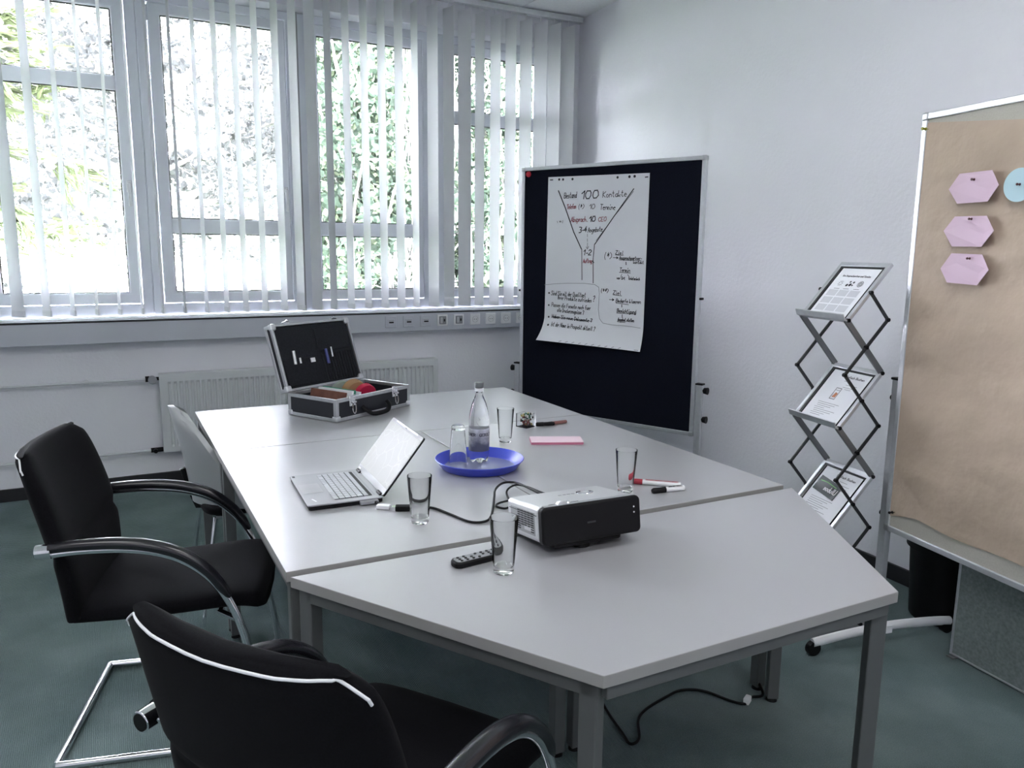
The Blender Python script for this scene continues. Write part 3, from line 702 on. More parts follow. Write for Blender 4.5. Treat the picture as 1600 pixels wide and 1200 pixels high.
LNS = [('k', 2.6, [(0.113, 0.082), (0.191, 0.184), (0.286, 0.325), (0.369, 0.421)]), ('k', 2.2, [(0.859, 0.083), (0.68, 0.235), (0.506, 0.391)]), ('k', 0.9, [(0.857, 0.097), (0.689, 0.23), (0.516, 0.372)]), ('k', 1.8, [(0.374, 0.424), (0.386, 0.603)]), ('k', 1.8, [(0.501, 0.393), (0.492, 0.478), (0.501, 0.618)]), ('k', 0.8, [(0.426, 0.335), (0.428, 0.351)]), ('k', 0.8, [(0.427, 0.362), (0.429, 0.378)]), ('k', 0.8, [(0.43, 0.386), (0.431, 0.415)]), ('k', 0.8, [(0.418, 0.409), (0.43, 0.422), (0.444, 0.406)]), ('k', 1, [(0.709, 0.45), (0.785, 0.451)]), ('k', 1, [(0.689, 0.466), (0.736, 0.466)]), ('k', 1.5, [(0.721, 0.461), (0.736, 0.466), (0.723, 0.471)]), ('k', 1, [(0.749, 0.477), (0.953, 0.477)]), ('k', 2, [(0.813, 0.489), (0.815, 0.502)]), ('k', 1, [(0.753, 0.548), (0.859, 0.549)]), ('k', 1, [(0.777, 0.559), (0.769, 0.573)]), ('k', 1, [(0.834, 0.558), (0.851, 0.572)]), ('g', 0.9, [(-0.007, 0.649), (0.11, 0.638), (0.237, 0.63), (0.418, 0.624), (0.518, 0.627), (0.558, 0.641), (0.565, 0.677), (0.562, 0.772), (0.575, 0.824), (0.611, 0.849), (0.699, 0.854), (0.845, 0.851), (0.974, 0.855)]), ('k', 1, [(0.7, 0.679), (0.784, 0.681)]), ('k', 1, [(0.667, 0.708), (0.711, 0.707)]), ('k', 1.5, [(0.696, 0.702), (0.711, 0.707), (0.697, 0.713)]), ('k', 1, [(0.733, 0.725), (0.852, 0.728)]), ('k', 1.6, [(0.789, 0.732), (0.79, 0.745)]), ('k', 1, [(0.742, 0.782), (0.926, 0.779), (0.927, 0.756)]), ('k', 1.6, [(0.796, 0.789), (0.797, 0.805)]), ('k', 1, [(0.752, 0.832), (0.828, 0.832)]), ('k', 1.2, [(0.082, 0.843), (0.501, 0.845)]), ('k', 0.8, [(0.109, 0.261), (0.114, 0.271)]), ('k', 0.8, [(0.168, 0.257), (0.166, 0.272)]), ('k', 1, [(0.131, 0.26), (0.139, 0.268), (0.145, 0.259), (0.153, 0.267)]), ('k', 2.5, [(0.488, 0.491), (0.498, 0.498)]), ('g', 1.5, [(0.946, 0.993), (0.982, 0.992)]), ('g', 1.6, [(0.227, 0.994), (0.245, 0.988)]), ('g', 1.6, [(0.291, 0.994), (0.308, 0.988)]), ('g', 1.6, [(0.354, 0.994), (0.372, 0.988)]), ('g', 1.6, [(0.418, 0.994), (0.435, 0.988)]), ('g', 1.6, [(0.481, 0.995), (0.499, 0.988)]), ('g', 1.6, [(0.544, 0.995), (0.562, 0.988)]), ('g', 1.6, [(0.608, 0.995), (0.625, 0.989)]), ('g', 1.6, [(0.671, 0.995), (0.689, 0.989)]), ('g', 1.6, [(0.735, 0.995), (0.752, 0.989)]), ('g', 1.6, [(0.798, 0.995), (0.816, 0.989)])]
DOTS = [(0.117, 0.016, 0.0107), (0.158, 0.017, 0.0107), (0.256, 0.017, 0.0107), (0.703, 0.017, 0.0107), (0.815, 0.016, 0.0116), (0.863, 0.015, 0.0116), (0.044, 0.697, 0.0089), (0.044, 0.772, 0.008), (0.047, 0.845, 0.0089), (0.056, 0.895, 0.0098)]
for t_, s0, v0_, s1_, v1_, h_, wt_, k_ in TXT:
    write(INK[k_], t_, (s0 * PW, -v0_ * PH), (s1_ * PW, -v1_ * PH), h_ * PH, .0021 * (wt_ + .75), on_sheet, jit=.5)
for k_, wt_, P_ in LNS: ribbon(INK[k_], [(a * PW, -b * PH) for a, b in P_], .0023 * (wt_ + .3), on_sheet)
for s_, v_, r_ in DOTS:
    o_ = len(INK['k'].v); N_ = 14
    INK['k'].v += [on_sheet(s_ * PW + r_ * PW * math.cos(6.2832 * i / N_), -v_ * PH + r_ * PW * math.sin(6.2832 * i / N_)) for i in range(N_)]
    INK['k'].f.append(tuple(range(o_, o_ + N_)))
for a, b in (((.023, .017), (.048, .017)), ((.962, .022), (.983, .021))): ribbon(INK['k'], [(a[0] * PW, -a[1] * PH), (b[0] * PW, -b[1] * PH)], .006, on_sheet)
for k_, nme, mt in (('k', 'black_marker_writing', M_ink), ('r', 'red_marker_writing', M_inkred), ('g', 'grey_marker_line', M_inkg)):
    o = obj(nme, INK[k_], mt, pa, smooth=False); o['kind'] = 'stuff'
m = MB(); m.lathe([(0, .009), (.010, .009), (.0165, .006), (.018, 0), (0, 0)], 20)
o = obj('red_magnet', m, M_red); o.matrix_world = Matrix.Translation((2.319, 4.354, 0)) @ Matrix.Rotation(-1.13, 4, 'Z') @ Matrix.Translation((.049, .006, 1.936)) @ Matrix.Rotation(math.radians(90), 4, 'X')
tag(o, 'round red magnet in the upper corner of the navy pin board', 'magnet')

# brown packing paper, wrinkled
M_kraft = pm('brown_packing_paper', (0.44, 0.35, 0.275), 0.72, spec=0.35, noise=(2.6, 0.12), bump=(7, 0.8, 0.02))
from mathutils import noise as mnoise
def kraft(a, b):
    x = .010 + a * 1.175 + .006 * math.sin(b * 6)
    zt_ = 1.925 - .038 * min(1, max(0, (a - .02) / .30)) - .01 * a
    zb_ = .515 + .028 * min(1, a / .12) - .030 * max(0, (a - .15)) + .006 * math.sin(a * 17)
    z = zb_ + (zt_ - zb_) * b
    n = mnoise.noise(Vector((x * 4, z * 7, 3.0))) * .007 + mnoise.noise(Vector((x * 12 + 5, z * 17, 1.0))) * .003 + abs(mnoise.noise(Vector((x * 1.6, z * 8, 8)))) * .010
    edge = min(1, min(a, 1 - a) * 14, min(b, 1 - b) * 9)
    lift = .010 * (1 - b) ** 3 * math.sin(a * 9) ** 2
    return (x, .003 - (n + .004) * edge - lift, z)
pk = thing('packing_paper', 'large crumpled brown packing paper sheet pinned over the right board', 'paper', (2.548, 1.848, 0), -1.744)
pk['label'] = 'large crumpled brown packing paper sheet pinned over an aluminium framed board'
m = MB(); m.grid(kraft, 70, 90); obj('sheet', m, M_kraft, pk, angle=80)
M_pink = pm('pink_card', (0.62, 0.47, 0.57), 0.75, spec=0.2)
M_mint = pm('pale_blue_card', (0.45, 0.62, 0.68), 0.75, spec=0.2)
M_pin = pm('dark_red_pin', (0.06, 0.008, 0.012), 0.3)
M_pingreen = pm('olive_pin', (0.30, 0.30, 0.03), 0.3)
def card(name, label, pts, pin, mt, pmat, group):
    t = thing(name, label, 'card', (2.548, 1.848, 0), -1.744, group)
    n = len(pts); m = MB()
    for y in (-.0175, -.0185): m.v += [(x, y - (.006 if i in (3, 4) and n == 6 else 0), z) for i, (x, z) in enumerate(pts)]
    m.f += [tuple(range(n)), tuple(range(2 * n - 1, n - 1, -1))] + [(i, (i + 1) % n, n + (i + 1) % n, n + i) for i in range(n)]
    obj('card', m, mt, t, smooth=False)
    pinat(pin, pmat, t)
def pinat(p_, pmat, t, y=-.018):
    m = MB(); m.lathe([(0, -.008), (.0012, -.006), (.0012, .004), (.0055, .005), (.0045, .007), (.003, .013), (.0055, .019), (.004, .0215), (0, .022)], 14)
    o = obj('push_pin', m, pmat, t); o.location = (p_[0] + .008, y, p_[1]); o.scale = (.75, .75, .75); o.rotation_euler = (math.radians(90), 0, 0); return o
G = 'pink hexagon cards on the brown paper'
card('hexagon_card', 'pink hexagon card pinned uppermost of three on the brown paper', [(.159, 1.693), (.196, 1.740), (.317, 1.741), (.351, 1.693), (.317, 1.645), (.198, 1.645)], (.249, 1.717), M_pink, M_pin, G)
card('hexagon_card', 'pink hexagon card pinned between two others on the brown paper', [(.155, 1.558), (.195, 1.604), (.315, 1.602), (.352, 1.555), (.313, 1.506), (.195, 1.507)], (.255, 1.594), M_pink, M_pin, G)
card('hexagon_card', 'pink hexagon card pinned lowest of three on the brown paper', [(.158, 1.434), (.196, 1.485), (.314, 1.482), (.349, 1.434), (.312, 1.385), (.190, 1.389)], (.264, 1.469), M_pink, M_pin, G)
card('round_card', 'pale blue round card pinned to the brown paper beside the pink hexagons', [(.415 + .052 * math.cos(6.2832 * i / 40), 1.689 + .050 * math.sin(6.2832 * i / 40)) for i in range(40)], (.412, 1.690), M_mint, M_pin, 'round cards on the brown paper')
for px_, pz_, mt, lb in ((.030, 1.903, M_pingreen, 'olive push pin holding the top corner of the brown paper'), (.046, .540, M_blackp, 'black push pin holding the bottom corner of the brown paper')):
    o = pinat((0, 0), mt, None); o.name = 'push_pin'
    o.matrix_world = Matrix.Translation((2.548, 1.848, 0)) @ Matrix.Rotation(-1.744, 4, 'Z') @ Matrix.Translation((px_, -.006, pz_)) @ Matrix.Rotation(math.radians(90), 4, 'X'); tag(o, lb, 'pin')

# grey felt panel and bin behind the brown board
M_felt = pm('grey_green_felt', (0.22, 0.255, 0.255), 0.95, spec=0.1, noise=(90, 0.18), bump=(300, 0.3, 0.002))
t = thing('felt_panel', 'grey green felt partition panel standing on the floor behind the brown paper board', 'panel', (2.724, 1.655, 0), math.radians(-96.2))
m = MB(); m.lim((.008, .003, .012), (.80, .027, 1.15)); obj('panel', m, M_felt, t, smooth=False)
for nme, a, b in (('edge_strip', (0, 0, .005), (.010, .03, 1.16)), ('edge_strip', (.798, 0, .005), (.808, .03, 1.16)), ('edge_strip', (.010, 0, 1.15), (.798, .03, 1.16)), ('edge_strip', (.010, 0, .005), (.798, .03, .013))):
    m = MB(); m.lim(a, b); obj(nme, m, M_alul, t, smooth=False, bevel=.002)
for x in (.02, .78):
    m = MB(); m.lim((x - .015, -.02, 0), (x + .015, .09, .005)); obj('foot_plate', m, M_steel, t, smooth=False)
t = thing('waste_bin', 'black round plastic waste bin on the carpet by the wall', 'bin', (2.98, 1.873, 0))
m = MB(); m.lathe([(0, 0), (.105, 0), (.112, .01), (.132, .33), (.140, .335), (.140, .35), (.134, .352), (.128, .33), (.108, .02), (0, .016)], 40); obj('bin_body', m, M_blackp, t)
m = MB(); m.lathe([(.1325, .300), (.143, .302), (.143, .345), (.138, .356), (.130, .352), (.1295, .33)], 40); obj('bin_rim', m, M_blackp, t)

# ------------------------------------------------------------------ folding literature rack
M_rackblk = pm('black_painted_bar', (0.022, 0.023, 0.026), 0.4)
M_rackgry = pm('grey_anodised_bar', (0.22, 0.225, 0.235), 0.4, metal=0.6)
M_acryl = glass_thin('clear_acrylic_backing', (0.93, 0.95, 0.95), 1.0)
rk = thing('brochure_rack', 'folding zigzag brochure rack of silver trays and black scissor bars', 'rack', (2.412, 2.082, 0), -.178)
z0_, e_, d_, w_ = 1.441, .2, .172, .25
sl = Vector((d_, 0, e_)).normalized(); nrm = Vector((-e_, 0, d_)).normalized(); Ls = math.hypot(d_, e_)
def tp(n, a, b, o=0.0):
    """point on tray n: a across, b up the slope, o proud of it"""
    base = Vector((0, 0, z0_ - e_ - 2 * e_ * n)); return base + sl * b + Vector((0, a, 0)) + nrm * o
for n in range(4):
    m = MB(); h_ = w_ / 2; B = Ls
    def q4(m, a0, a1, b0, b1, o0, o1):
        vs = [tp(n, a, b, o) for o in (o0, o1) for a, b in ((a0, b0), (a1, b0), (a1, b1), (a0, b1))]
        m.add(vs, [(0, 1, 2, 3), (4, 7, 6, 5), (0, 4, 5, 1), (1, 5, 6, 2), (2, 6, 7, 3), (3, 7, 4, 0)])
    q4(m, -h_, h_, B - .016, B + .004, -.006, .006)
    tf = obj('tray', m, M_alul, rk, smooth=False, bevel=.002)
    for s in (-1, 1):
        m = MB(); q4(m, s * h_ - .008, s * h_ + .008, -.004, B + .004, -.008, .006); obj('tray_side_bar', m, M_alul, tf, smooth=False, bevel=.002)
    m = MB(); q4(m, -h_ + .012, h_ - .012, .0, B - .01, -.004, -.001); obj('tray_backing', m, M_acryl, tf, smooth=False)
    m = MB(); q4(m, -h_ + .008, h_ - .008, B - .022, B - .016, -.003, .004); obj('dark_inset', m, M_rackblk, tf, smooth=False)
    m = MB(); q4(m, h_ - .020, h_ - .008, .004, B - .018, -.003, .003); obj('dark_inset', m, M_rackblk, tf, smooth=False)
    # front trough
    m = MB(); pr = [(-.012, -.002), (.000, .004), (.010, .040), (.006, .042), (-.006, .010), (-.018, .004)]
    vs = []
    for a in (-h_ - .010, h_ + .010):
        for (b, o) in [(-.004, -.008), (-.012, .016), (-.002, .036), (.002, .036), (-.007, .016), (.004, -.002)]: vs.append(tp(n, a, b, o))
    m.add(vs, [(0, 1, 7, 6), (1, 2, 8, 7), (2, 3, 9, 8), (3, 4, 10, 9), (4, 5, 11, 10), (5, 0, 6, 11), (0, 5, 4, 3, 2, 1), (6, 7, 8, 9, 10, 11)])
    obj('tray_lip', m, M_alul, tf, smooth=False)
    for s in (-1, 1):
        y = s * h_
        Bz = z0_ - 2 * e_ * n; Fz = Bz - e_
        if n < 3:
            m = MB(); m.bar((-.004, y, Fz + .002), (d_ + .002, y, Fz - e_ + .001), .010, .022, up=(1, 0, 0)); obj('strut', m, M_rackgry, rk, smooth=False, bevel=.002)
        yb_ = y + s * .011
        mid = (d_ / 2, yb_, Bz - e_ / 2); bk_ = (d_, yb_, Fz); fr_ = (0, yb_, Fz - e_)
        m = MB(); m.bar(mid, bk_, .006, .011, up=(1, 0, 0)); obj('scissor_bar', m, M_rackblk, rk, smooth=False)
        if n < 3:
            m = MB(); m.bar(bk_, fr_, .006, .011, up=(1, 0, 0)); obj('scissor_bar', m, M_rackblk, rk, smooth=False)
            m = MB(); m.bar(fr_, (d_ / 2, yb_, Fz - 1.5 * e_), .006, .011, up=(1, 0, 0)); obj('scissor_bar', m, M_rackblk, rk, smooth=False)
        pv = [bk_, (0, y + s * .006, Fz)] + ([fr_, (d_, y + s * .006, Fz - e_), (d_ / 2, yb_, Fz - e_ / 2)] if n < 3 else []) + [mid]
        for p_ in pv:
            m = MB(); m.tube([(p_[0], p_[1] - s * .006, p_[2]), (p_[0], p_[1] + s * .006, p_[2])], .0075, 10); obj('pivot', m, M_blackp, rk)
for s in (-1, 1):
    m = MB(); m.lim((-.02, s * .125 - .012, .0), (.22, s * .125 + .012, .034)); obj('base_bar', m, M_rackgry, rk, smooth=False, bevel=.003)
rk_M = Matrix.Translation((2.412, 2.082, 0)) @ Matrix.Rotation(-.178, 4, 'Z')
M_flyer = pm('dark_flyer_print', (0.012, 0.022, 0.022), 0.3)
M_flyerg = pm('flyer_green_line', (0.15, 0.40, 0.12), 0.4)
M_orange = pm('print_orange', (0.45, 0.17, 0.08), 0.6)
M_lgrey = pm('print_pale_grey', (0.55, 0.56, 0.60), 0.7)
M_tgrey = pm('print_text_grey', (0.16, 0.16, 0.18), 0.7)
def doc(n, label, tw=.0):
    t = thing('brochure', label, 'paper', (0, 0, 0), group='printed sheets in the rack trays'); t.matrix_world = rk_M
    m = MB(); a0, a1, b0, b1 = -.104, .100, .008, Ls - .024
    m.add([tp(n, a, b, o) for o in (.0002, .0012) for a, b in ((a0, b0), (a1, b0), (a1, b1), (a0, b1))], [(0, 1, 2, 3), (4, 7, 6, 5), (0, 4, 5, 1), (1, 5, 6, 2), (2, 6, 7, 3), (3, 7, 4, 0)])
    obj('sheet', m, M_paper, t, smooth=False)
    return t, (lambda x, y: tp(n, -x, y, .0018))      # x to the reader's right
d1, f1 = doc(0, 'white printed sheet with three icons in the top rack tray')
m = MB(); write(m, 'Ihre Ansprechpartner und Termine', (-.070, .199), (.078, .199), .008, .0022, f1, slant=0); obj('heading', m, M_tgrey, d1, smooth=False)['kind'] = 'stuff'
m = MB()
for k in range(9): a = k * .698; ribbon(m, [(-.052 + .006 * math.cos(a), .165 + .006 * math.sin(a)), (-.052 + .013 * math.cos(a), .165 + .013 * math.sin(a))], .0022, f1)
obj('spark_icon', m, M_tgrey, d1, smooth=False)['kind'] = 'stuff'
m = MB()
for x_, y_, r_ in ((-.012, .158, .0065), (.004, .160, .0075), (.016, .172, .005), (-.004, .174, .0045), (.017, .158, .004)):
    o_ = len(m.v); m.v += [f1(x_ + r_ * math.cos(.628 * i), y_ + r_ * math.sin(.628 * i)) for i in range(10)]; m.f.append(tuple(range(o_, o_ + 10)))
obj('people_icon', m, M_ink, d1, smooth=False)['kind'] = 'stuff'
m = MB()
for r_ in (.013, .008, .004): ribbon(m, [(.054 + r_ * math.cos(.393 * i), .166 + r_ * math.sin(.393 * i)) for i in range(17)], .002, f1)
obj('target_icon', m, M_ink, d1, smooth=False)['kind'] = 'stuff'
m = MB()
for x_ in (-.066, -.015, .040): ribbon(m, [(x_, .140), (x_ + .028, .140)], .0024, f1)
obj('captions', m, M_tgrey, d1, smooth=False)['kind'] = 'stuff'
m = MB()
for c_ in range(3):
    for r_ in range(3):
        x_ = -.085 + c_ * .058; y_ = .104 - r_ * .036
        m.add([f1(x_, y_), f1(x_ + .052, y_), f1(x_ + .052, y_ + .030), f1(x_, y_ + .030)], [(0, 1, 2, 3)])
obj('picture_boxes', m, M_lgrey, d1, smooth=False)['kind'] = 'stuff'
def textpage(n, label, y_lines, head):
    d, fn = doc(n, label)
    m = MB(); write(m, head, (-.02, .212), (.082, .212), .009, .0026, fn, slant=0); obj('heading', m, M_tgrey, d, smooth=False)['kind'] = 'stuff'
    m = MB()
    for x_, y_, l_ in y_lines: ribbon(m, [(x_, y_), (x_ + l_, y_)], .0016, fn)
    obj('text_lines', m, M_lgrey if n == 9 else M_tgrey, d, smooth=False)['kind'] = 'stuff'
    return d, fn
d2, f2 = textpage(1, 'white printed sheet with a phone picture in the second rack tray', [(-.01, .196, .04), (.012, .180, .06), (.005, .168, .055), (.022, .160, .03)] + [(-.062 + .004 * (i % 3), .086 - i * .0085, .115 - .02 * (i % 4)) for i in range(8)], 'Einfach Buchen')
m = MB(); ribbon(m, [(-.020, .108), (.008, .108), (.008, .160), (-.020, .160), (-.020, .108)], .003, f2); ribbon(m, [(-.020, .150), (.008, .150)], .002, f2); obj('phone_drawing', m, M_tgrey, d2, smooth=False)['kind'] = 'stuff'
m = MB(); m.add([f2(-.014, .116), f2(.004, .116), f2(.006, .136), f2(-.008, .140)], [(0, 1, 2, 3)]); obj('phone_hand_drawing', m, M_orange, d2, smooth=False)
d3, f3 = textpage(2, 'white printed sheet under a dark flyer in the third rack tray', [(.012, .196, .04), (.012, .182, .062), (.012, .170, .055), (.03, .160, .03)] + [(-.07, .10 - i * .009, .12 - .02 * (i % 3)) for i in range(9)], 'Einfach Buchen')
fy = thing('flyer', 'dark green black flyer with white lettering lying in the third rack tray', 'flyer'); fy.matrix_world = rk_M
def f4(x, y): return tp(2, -(x * .96 + y * .06 - .018), .118 + y * 1.0 - x * .14, .0046)
m = MB(); vs = [Vector(f4(x, y)) - nrm * o for o in (0, .0012) for x, y in ((-.075, 0), (.065, 0), (.065, .066), (-.075, .066))]
m.add(vs, [(0, 3, 2, 1), (4, 5, 6, 7), (0, 1, 5, 4), (1, 2, 6, 5), (2, 3, 7, 6), (3, 0, 4, 7)]); obj('flyer_sheet', m, M_flyer, fy, smooth=False)
def f5(x, y): return Vector(f4(x, y)) + nrm * .0008
m = MB(); write(m, 'modulU', (-.015, .018), (.055, .022), .022, .0034, f5, slant=.1); obj('lettering', m, M_white, fy, smooth=False)['kind'] = 'stuff'
m = MB(); ribbon(m, [(-.06, .046), (-.02, .052), (.04, .050)], .004, f5); obj('green_swoosh', m, M_flyerg, fy, smooth=False)

# ------------------------------------------------------------------ open aluminium-edged case
cs = thing('presentation_case', 'open black presentation case with aluminium edges on the window end table', 'case', (.859, 3.298, TZ), .515)
CW, CD, CH = .485, .302, .103
M_case = pm('black_case_panel', (0.013, 0.015, 0.021), 0.4, noise=(500, 0.2))
M_lining = pm('dark_case_lining', (0.016, 0.018, 0.022), 0.85, spec=0.2, noise=(120, 0.2))
m = MB(); t_ = .008
m.lim((0, 0, .002), (CW, CD, .010)); obj('bottom_panel', m, M_lining, cs, smooth=False)
for a, b in (((0, 0, .01), (CW, t_, CH - .002)), ((0, CD - t_, .01), (CW, CD, CH - .002)), ((0, t_, .01), (t_, CD - t_, CH - .002)), ((CW - t_, t_, .01), (CW, CD - t_, CH - .002))):
    m = MB(); m.lim(a, b); obj('side_panel', m, M_case, cs, smooth=False)
def edges(W_, D_, H_, z0, parent, top_in=.014):
    e = .011
    k = [((0, 0), (W_, 0)), ((W_, 0), (W_, D_)), ((W_, D_), (0, D_)), ((0, D_), (0, 0))]
    for (ax, ay), (bx, by) in k:
        for z in (z0, z0 + H_):
            m = MB(); x0_, x1_ = sorted((ax, bx)); y0_, y1_ = sorted((ay, by)); zz = (z, z + e * 1.5) if z == z0 else (z - e * 1.5, z)
            ix = (.0015, -.011) if ax == bx == 0 else ((-.011, .0015) if ax == bx else None)
            if ax == bx:
                xx = (-.0015, .010) if ax == 0 else (W_ - .010, W_ + .0015); m.lim((xx[0], -.0015, zz[0]), (xx[1], D_ + .0015, zz[1]))
            else:
                yy = (-.0015, .010) if ay == 0 else (D_ - .010, D_ + .0015); m.lim((-.0015, yy[0], zz[0]), (W_ + .0015, yy[1], zz[1]))
            obj('edge_profile', m, M_alu, parent, smooth=False, bevel=.002)
        m = MB(); cx_, cy_ = ax, ay; sx = 1 if cx_ == 0 else -1; sy_ = 1 if cy_ == 0 else -1
        m.lim(sorted((cx_ - sx * .002, cx_ + sx * .016))[0:1] + sorted((cy_ - sy_ * .002, cy_ + sy_ * .016))[0:1] + [z0 + .002], sorted((cx_ - sx * .002, cx_ + sx * .016))[1:2] + sorted((cy_ - sy_ * .002, cy_ + sy_ * .016))[1:2] + [z0 + H_ - .002])
        obj('corner_profile', m, M_alu, parent, smooth=False, bevel=.002)
        m = MB(); zb = z0 + (.0135 if parent is cs else H_ - .010)
        m.box((cx_ + sx * .011, cy_ + sy_ * .011, zb), (.032, .032, .026)); obj('corner_guard', m, M_alul, parent, smooth=False, bevel=.009, seg=3)
edges(CW, CD, CH - .002, .002, cs)
for u in (.095, .375):
    m = MB(); m.lim((u - .018, -.007, .062), (u + .018, -.001, .112)); la = obj('latch', m, M_chrome, cs, bevel=.003)
    m = MB(); m.lim((u - .013, -.012, .075), (u + .010, -.006, .100)); m.tube([(u - .012, -.013, .080), (u + .014, -.013, .080)], .006, 10); obj('latch_lever', m, M_chrome, la, bevel=.002)
    m = MB(); m.tube(spline([(u - .009, -.014, .072), (u - .010, -.017, .045), (u, -.018, .030), (u + .010, -.017, .045), (u + .009, -.014, .072)], 5, closed=False), .0022, 8); obj('latch_ring', m, M_chrome, la)
m = MB(); m.tube(spline([(.16, -.004, .050), (.165, -.022, .034), (.19, -.034, .016), (.24, -.037, .012), (.29, -.034, .016), (.315, -.022, .034), (.32, -.004, .050)], 5), .011, 10, sy=.8); obj('handle', m, M_blackp, cs)
m = MB(); m.lim((CW * .42 - .004, .01, .012), (CW * .42 + .004, CD - .01, .075)); obj('divider', m, M_lining, cs, smooth=False)
# lid as a part, tilted back about the rear edge
lidM = Matrix.Translation((0, CD, CH + .004)) @ Matrix.Rotation(math.radians(71.5), 4, 'X')    # local y runs up the lid, z points to the viewer
LD, LH = .313, .052
lid = MB(); lid.lim((.001, .001, -LH), (CW - .001, LD - .001, -LH + .006))
ld = obj('lid', lid, M_case, cs, smooth=False); ld.matrix_local = lidM
for a, b in (((.001, .001, -LH + .006), (CW - .001, .009, -.001)), ((.001, LD - .009, -LH + .006), (CW - .001, LD - .001, -.001)), ((.001, .009, -LH + .006), (.009, LD - .009, -.001)), ((CW - .009, .009, -LH + .006), (CW - .001, LD - .009, -.001))):
    m = MB(); m.lim(a, b); obj('lid_wall', m, M_case, ld, smooth=False)
edges(CW, LD, LH, -LH, ld)
m = MB(); m.lim((.010, .010, -.020), (CW - .010, LD - .010, -.010)); obj('organiser_panel', m, M_lining, ld, smooth=False, bevel=.003)
m = MB(); m.lim((.022, .02, -.010), (.235, .145, -.005)); obj('pen_pocket', m, M_lining, ld, smooth=False, bevel=.004)
for k in range(12):
    m = MB(); xk = .265 + k * .0175; m.tube([(xk, .02, -.009), (xk, .15, -.009)], .0075, 8, sy=.8); obj('pen_loop', m, M_lining, ld)
m = MB(); m.lim((.25, .165, -.010), (CW - .03, .275, -.006)); obj('document_pocket', m, M_lining, ld, smooth=False, bevel=.01)
for u in (.09, .395):
    m = MB(); m.lim((u - .016, LD - .004, -.030), (u + .016, LD + .006, -.002)); m.tube([(u - .02, LD + .005, -.004), (u, LD + .012, .008), (u + .02, LD + .005, -.004)], .003, 8); obj('latch_catch', m, M_chrome, ld)
caseM = Matrix.Translation((.859, 3.298, TZ)) @ Matrix.Rotation(.515, 4, 'Z')
def inlid(name, label, cat, mb, mat, group=None):
    o = obj(name, mb, mat, angle=50); o.matrix_world = caseM @ lidM; tag(o, label, cat, group); return o
M_silver = pm('silver_pen', (0.72, 0.73, 0.75), 0.3, metal=0.6)
M_bluepen = pm('blue_pen', (0.05, 0.06, 0.22), 0.4)
G = 'pens in the lid of the open case'
m = MB(); m.tube([(.085, .118, -.003), (.092, .182, -.003)], .0075, 12); inlid('pen', 'thick silver pen at one end of the case lid organiser', 'pen', m, M_silver, G)
m = MB(); m.tube([(.118, .120, -.003), (.120, .146, -.003)], .0045, 10); inlid('pen', 'short white pen cap beside the thick silver pen in the lid', 'pen', m, M_white, G)
m = MB(); m.lim((.182, .118, -.006), (.206, .138, .001)); inlid('eraser', 'small white eraser in the pocket of the case lid', 'eraser', m, M_white)
m = MB(); m.tube([(.283, .10, .002), (.286, .172, .002)], .0075, 12); inlid('pen', 'blue pen standing in a loop of the case lid', 'pen', m, M_bluepen, G)
m = MB(); m.tube([(.318, .13, .002), (.321, .178, .002)], .0042, 10); inlid('pen', 'slim silver pen next to the blue pen in the lid', 'pen', m, M_silver, G)
def incase(name, label, cat, mb, mat, group=None, bev=.0):
    o = obj(name, mb, mat, smooth=True, bevel=bev); o.matrix_world = caseM; tag(o, label, cat, group); return o
M_bcard = pm('brown_card_stack', (0.20, 0.085, 0.060), 0.7, noise=(30, 0.2))
M_ocard = pm('ochre_card_stack', (0.42, 0.25, 0.13), 0.7)
M_gcard = pm('green_card_stack', (0.05, 0.30, 0.20), 0.7)
M_scard = pm('sage_card', (0.30, 0.36, 0.31), 0.7)
M_rcard = pm('red_round_card', (0.50, 0.010, 0.055), 0.6)
R = lambda ax, a: Matrix.Rotation(math.radians(a), 3, ax)
m = MB(); m.box((.093, .150, .068), (.030, .200, .096), R('Y', 14)); incase('card_stack', 'brown stack of cards standing in the open case', 'cards', m, M_bcard, 'card stacks in the open case', .002)
m = MB(); m.box((.138, .150, .067), (.012, .215, .100), R('Y', 12)); incase('card_stack', 'white card stack standing beside the brown stack in the case', 'cards', m, M_paper, 'card stacks in the open case', .001)
m = MB(); m.box((.158, .150, .066), (.015, .200, .100), R('Y', 12)); incase('card_stack', 'green card stack standing behind the white stack in the case', 'cards', m, M_gcard, 'card stacks in the open case', .001)
m = MB(); m.box((.182, .105, .060), (.014, .130, .094), R('Y', 12)); incase('card_stack', 'pale grey card stack near the case front by a latch', 'cards', m, M_paper, 'card stacks in the open case', .001)
def disc(mb, c, r, th, M, n=36):
    vs = [];
    for o in (-th / 2, th / 2): vs += [Vector(c) + M @ Vector((r * math.cos(6.2832 * i / n), o, r * math.sin(6.2832 * i / n))) for i in range(n)]
    return mb.add(vs, [tuple(range(n)), tuple(range(2 * n - 1, n - 1, -1))] + [(i, (i + 1) % n, n + (i + 1) % n, n + i) for i in range(n)])
m = MB(); disc(m, (.265, .235, .070), .058, .02, R('Z', -14) @ R('X', 10)); incase('round_card_stack', 'sage green round cards standing at the back of the case', 'cards', m, M_scard, 'card stacks in the open case', .001)
m = MB(); disc(m, (.300, .185, .074), .060, .045, R('Z', -14) @ R('X', 14)); incase('round_card_stack', 'ochre brown round cards standing between sage and red ones', 'cards', m, M_ocard, 'card stacks in the open case', .001)
m = MB(); disc(m, (.322, .135, .066), .052, .03, R('Z', -14) @ R('X', 16)); incase('round_card_stack', 'bright red round cards standing in the open case', 'cards', m, M_rcard, 'card stacks in the open case', .001)

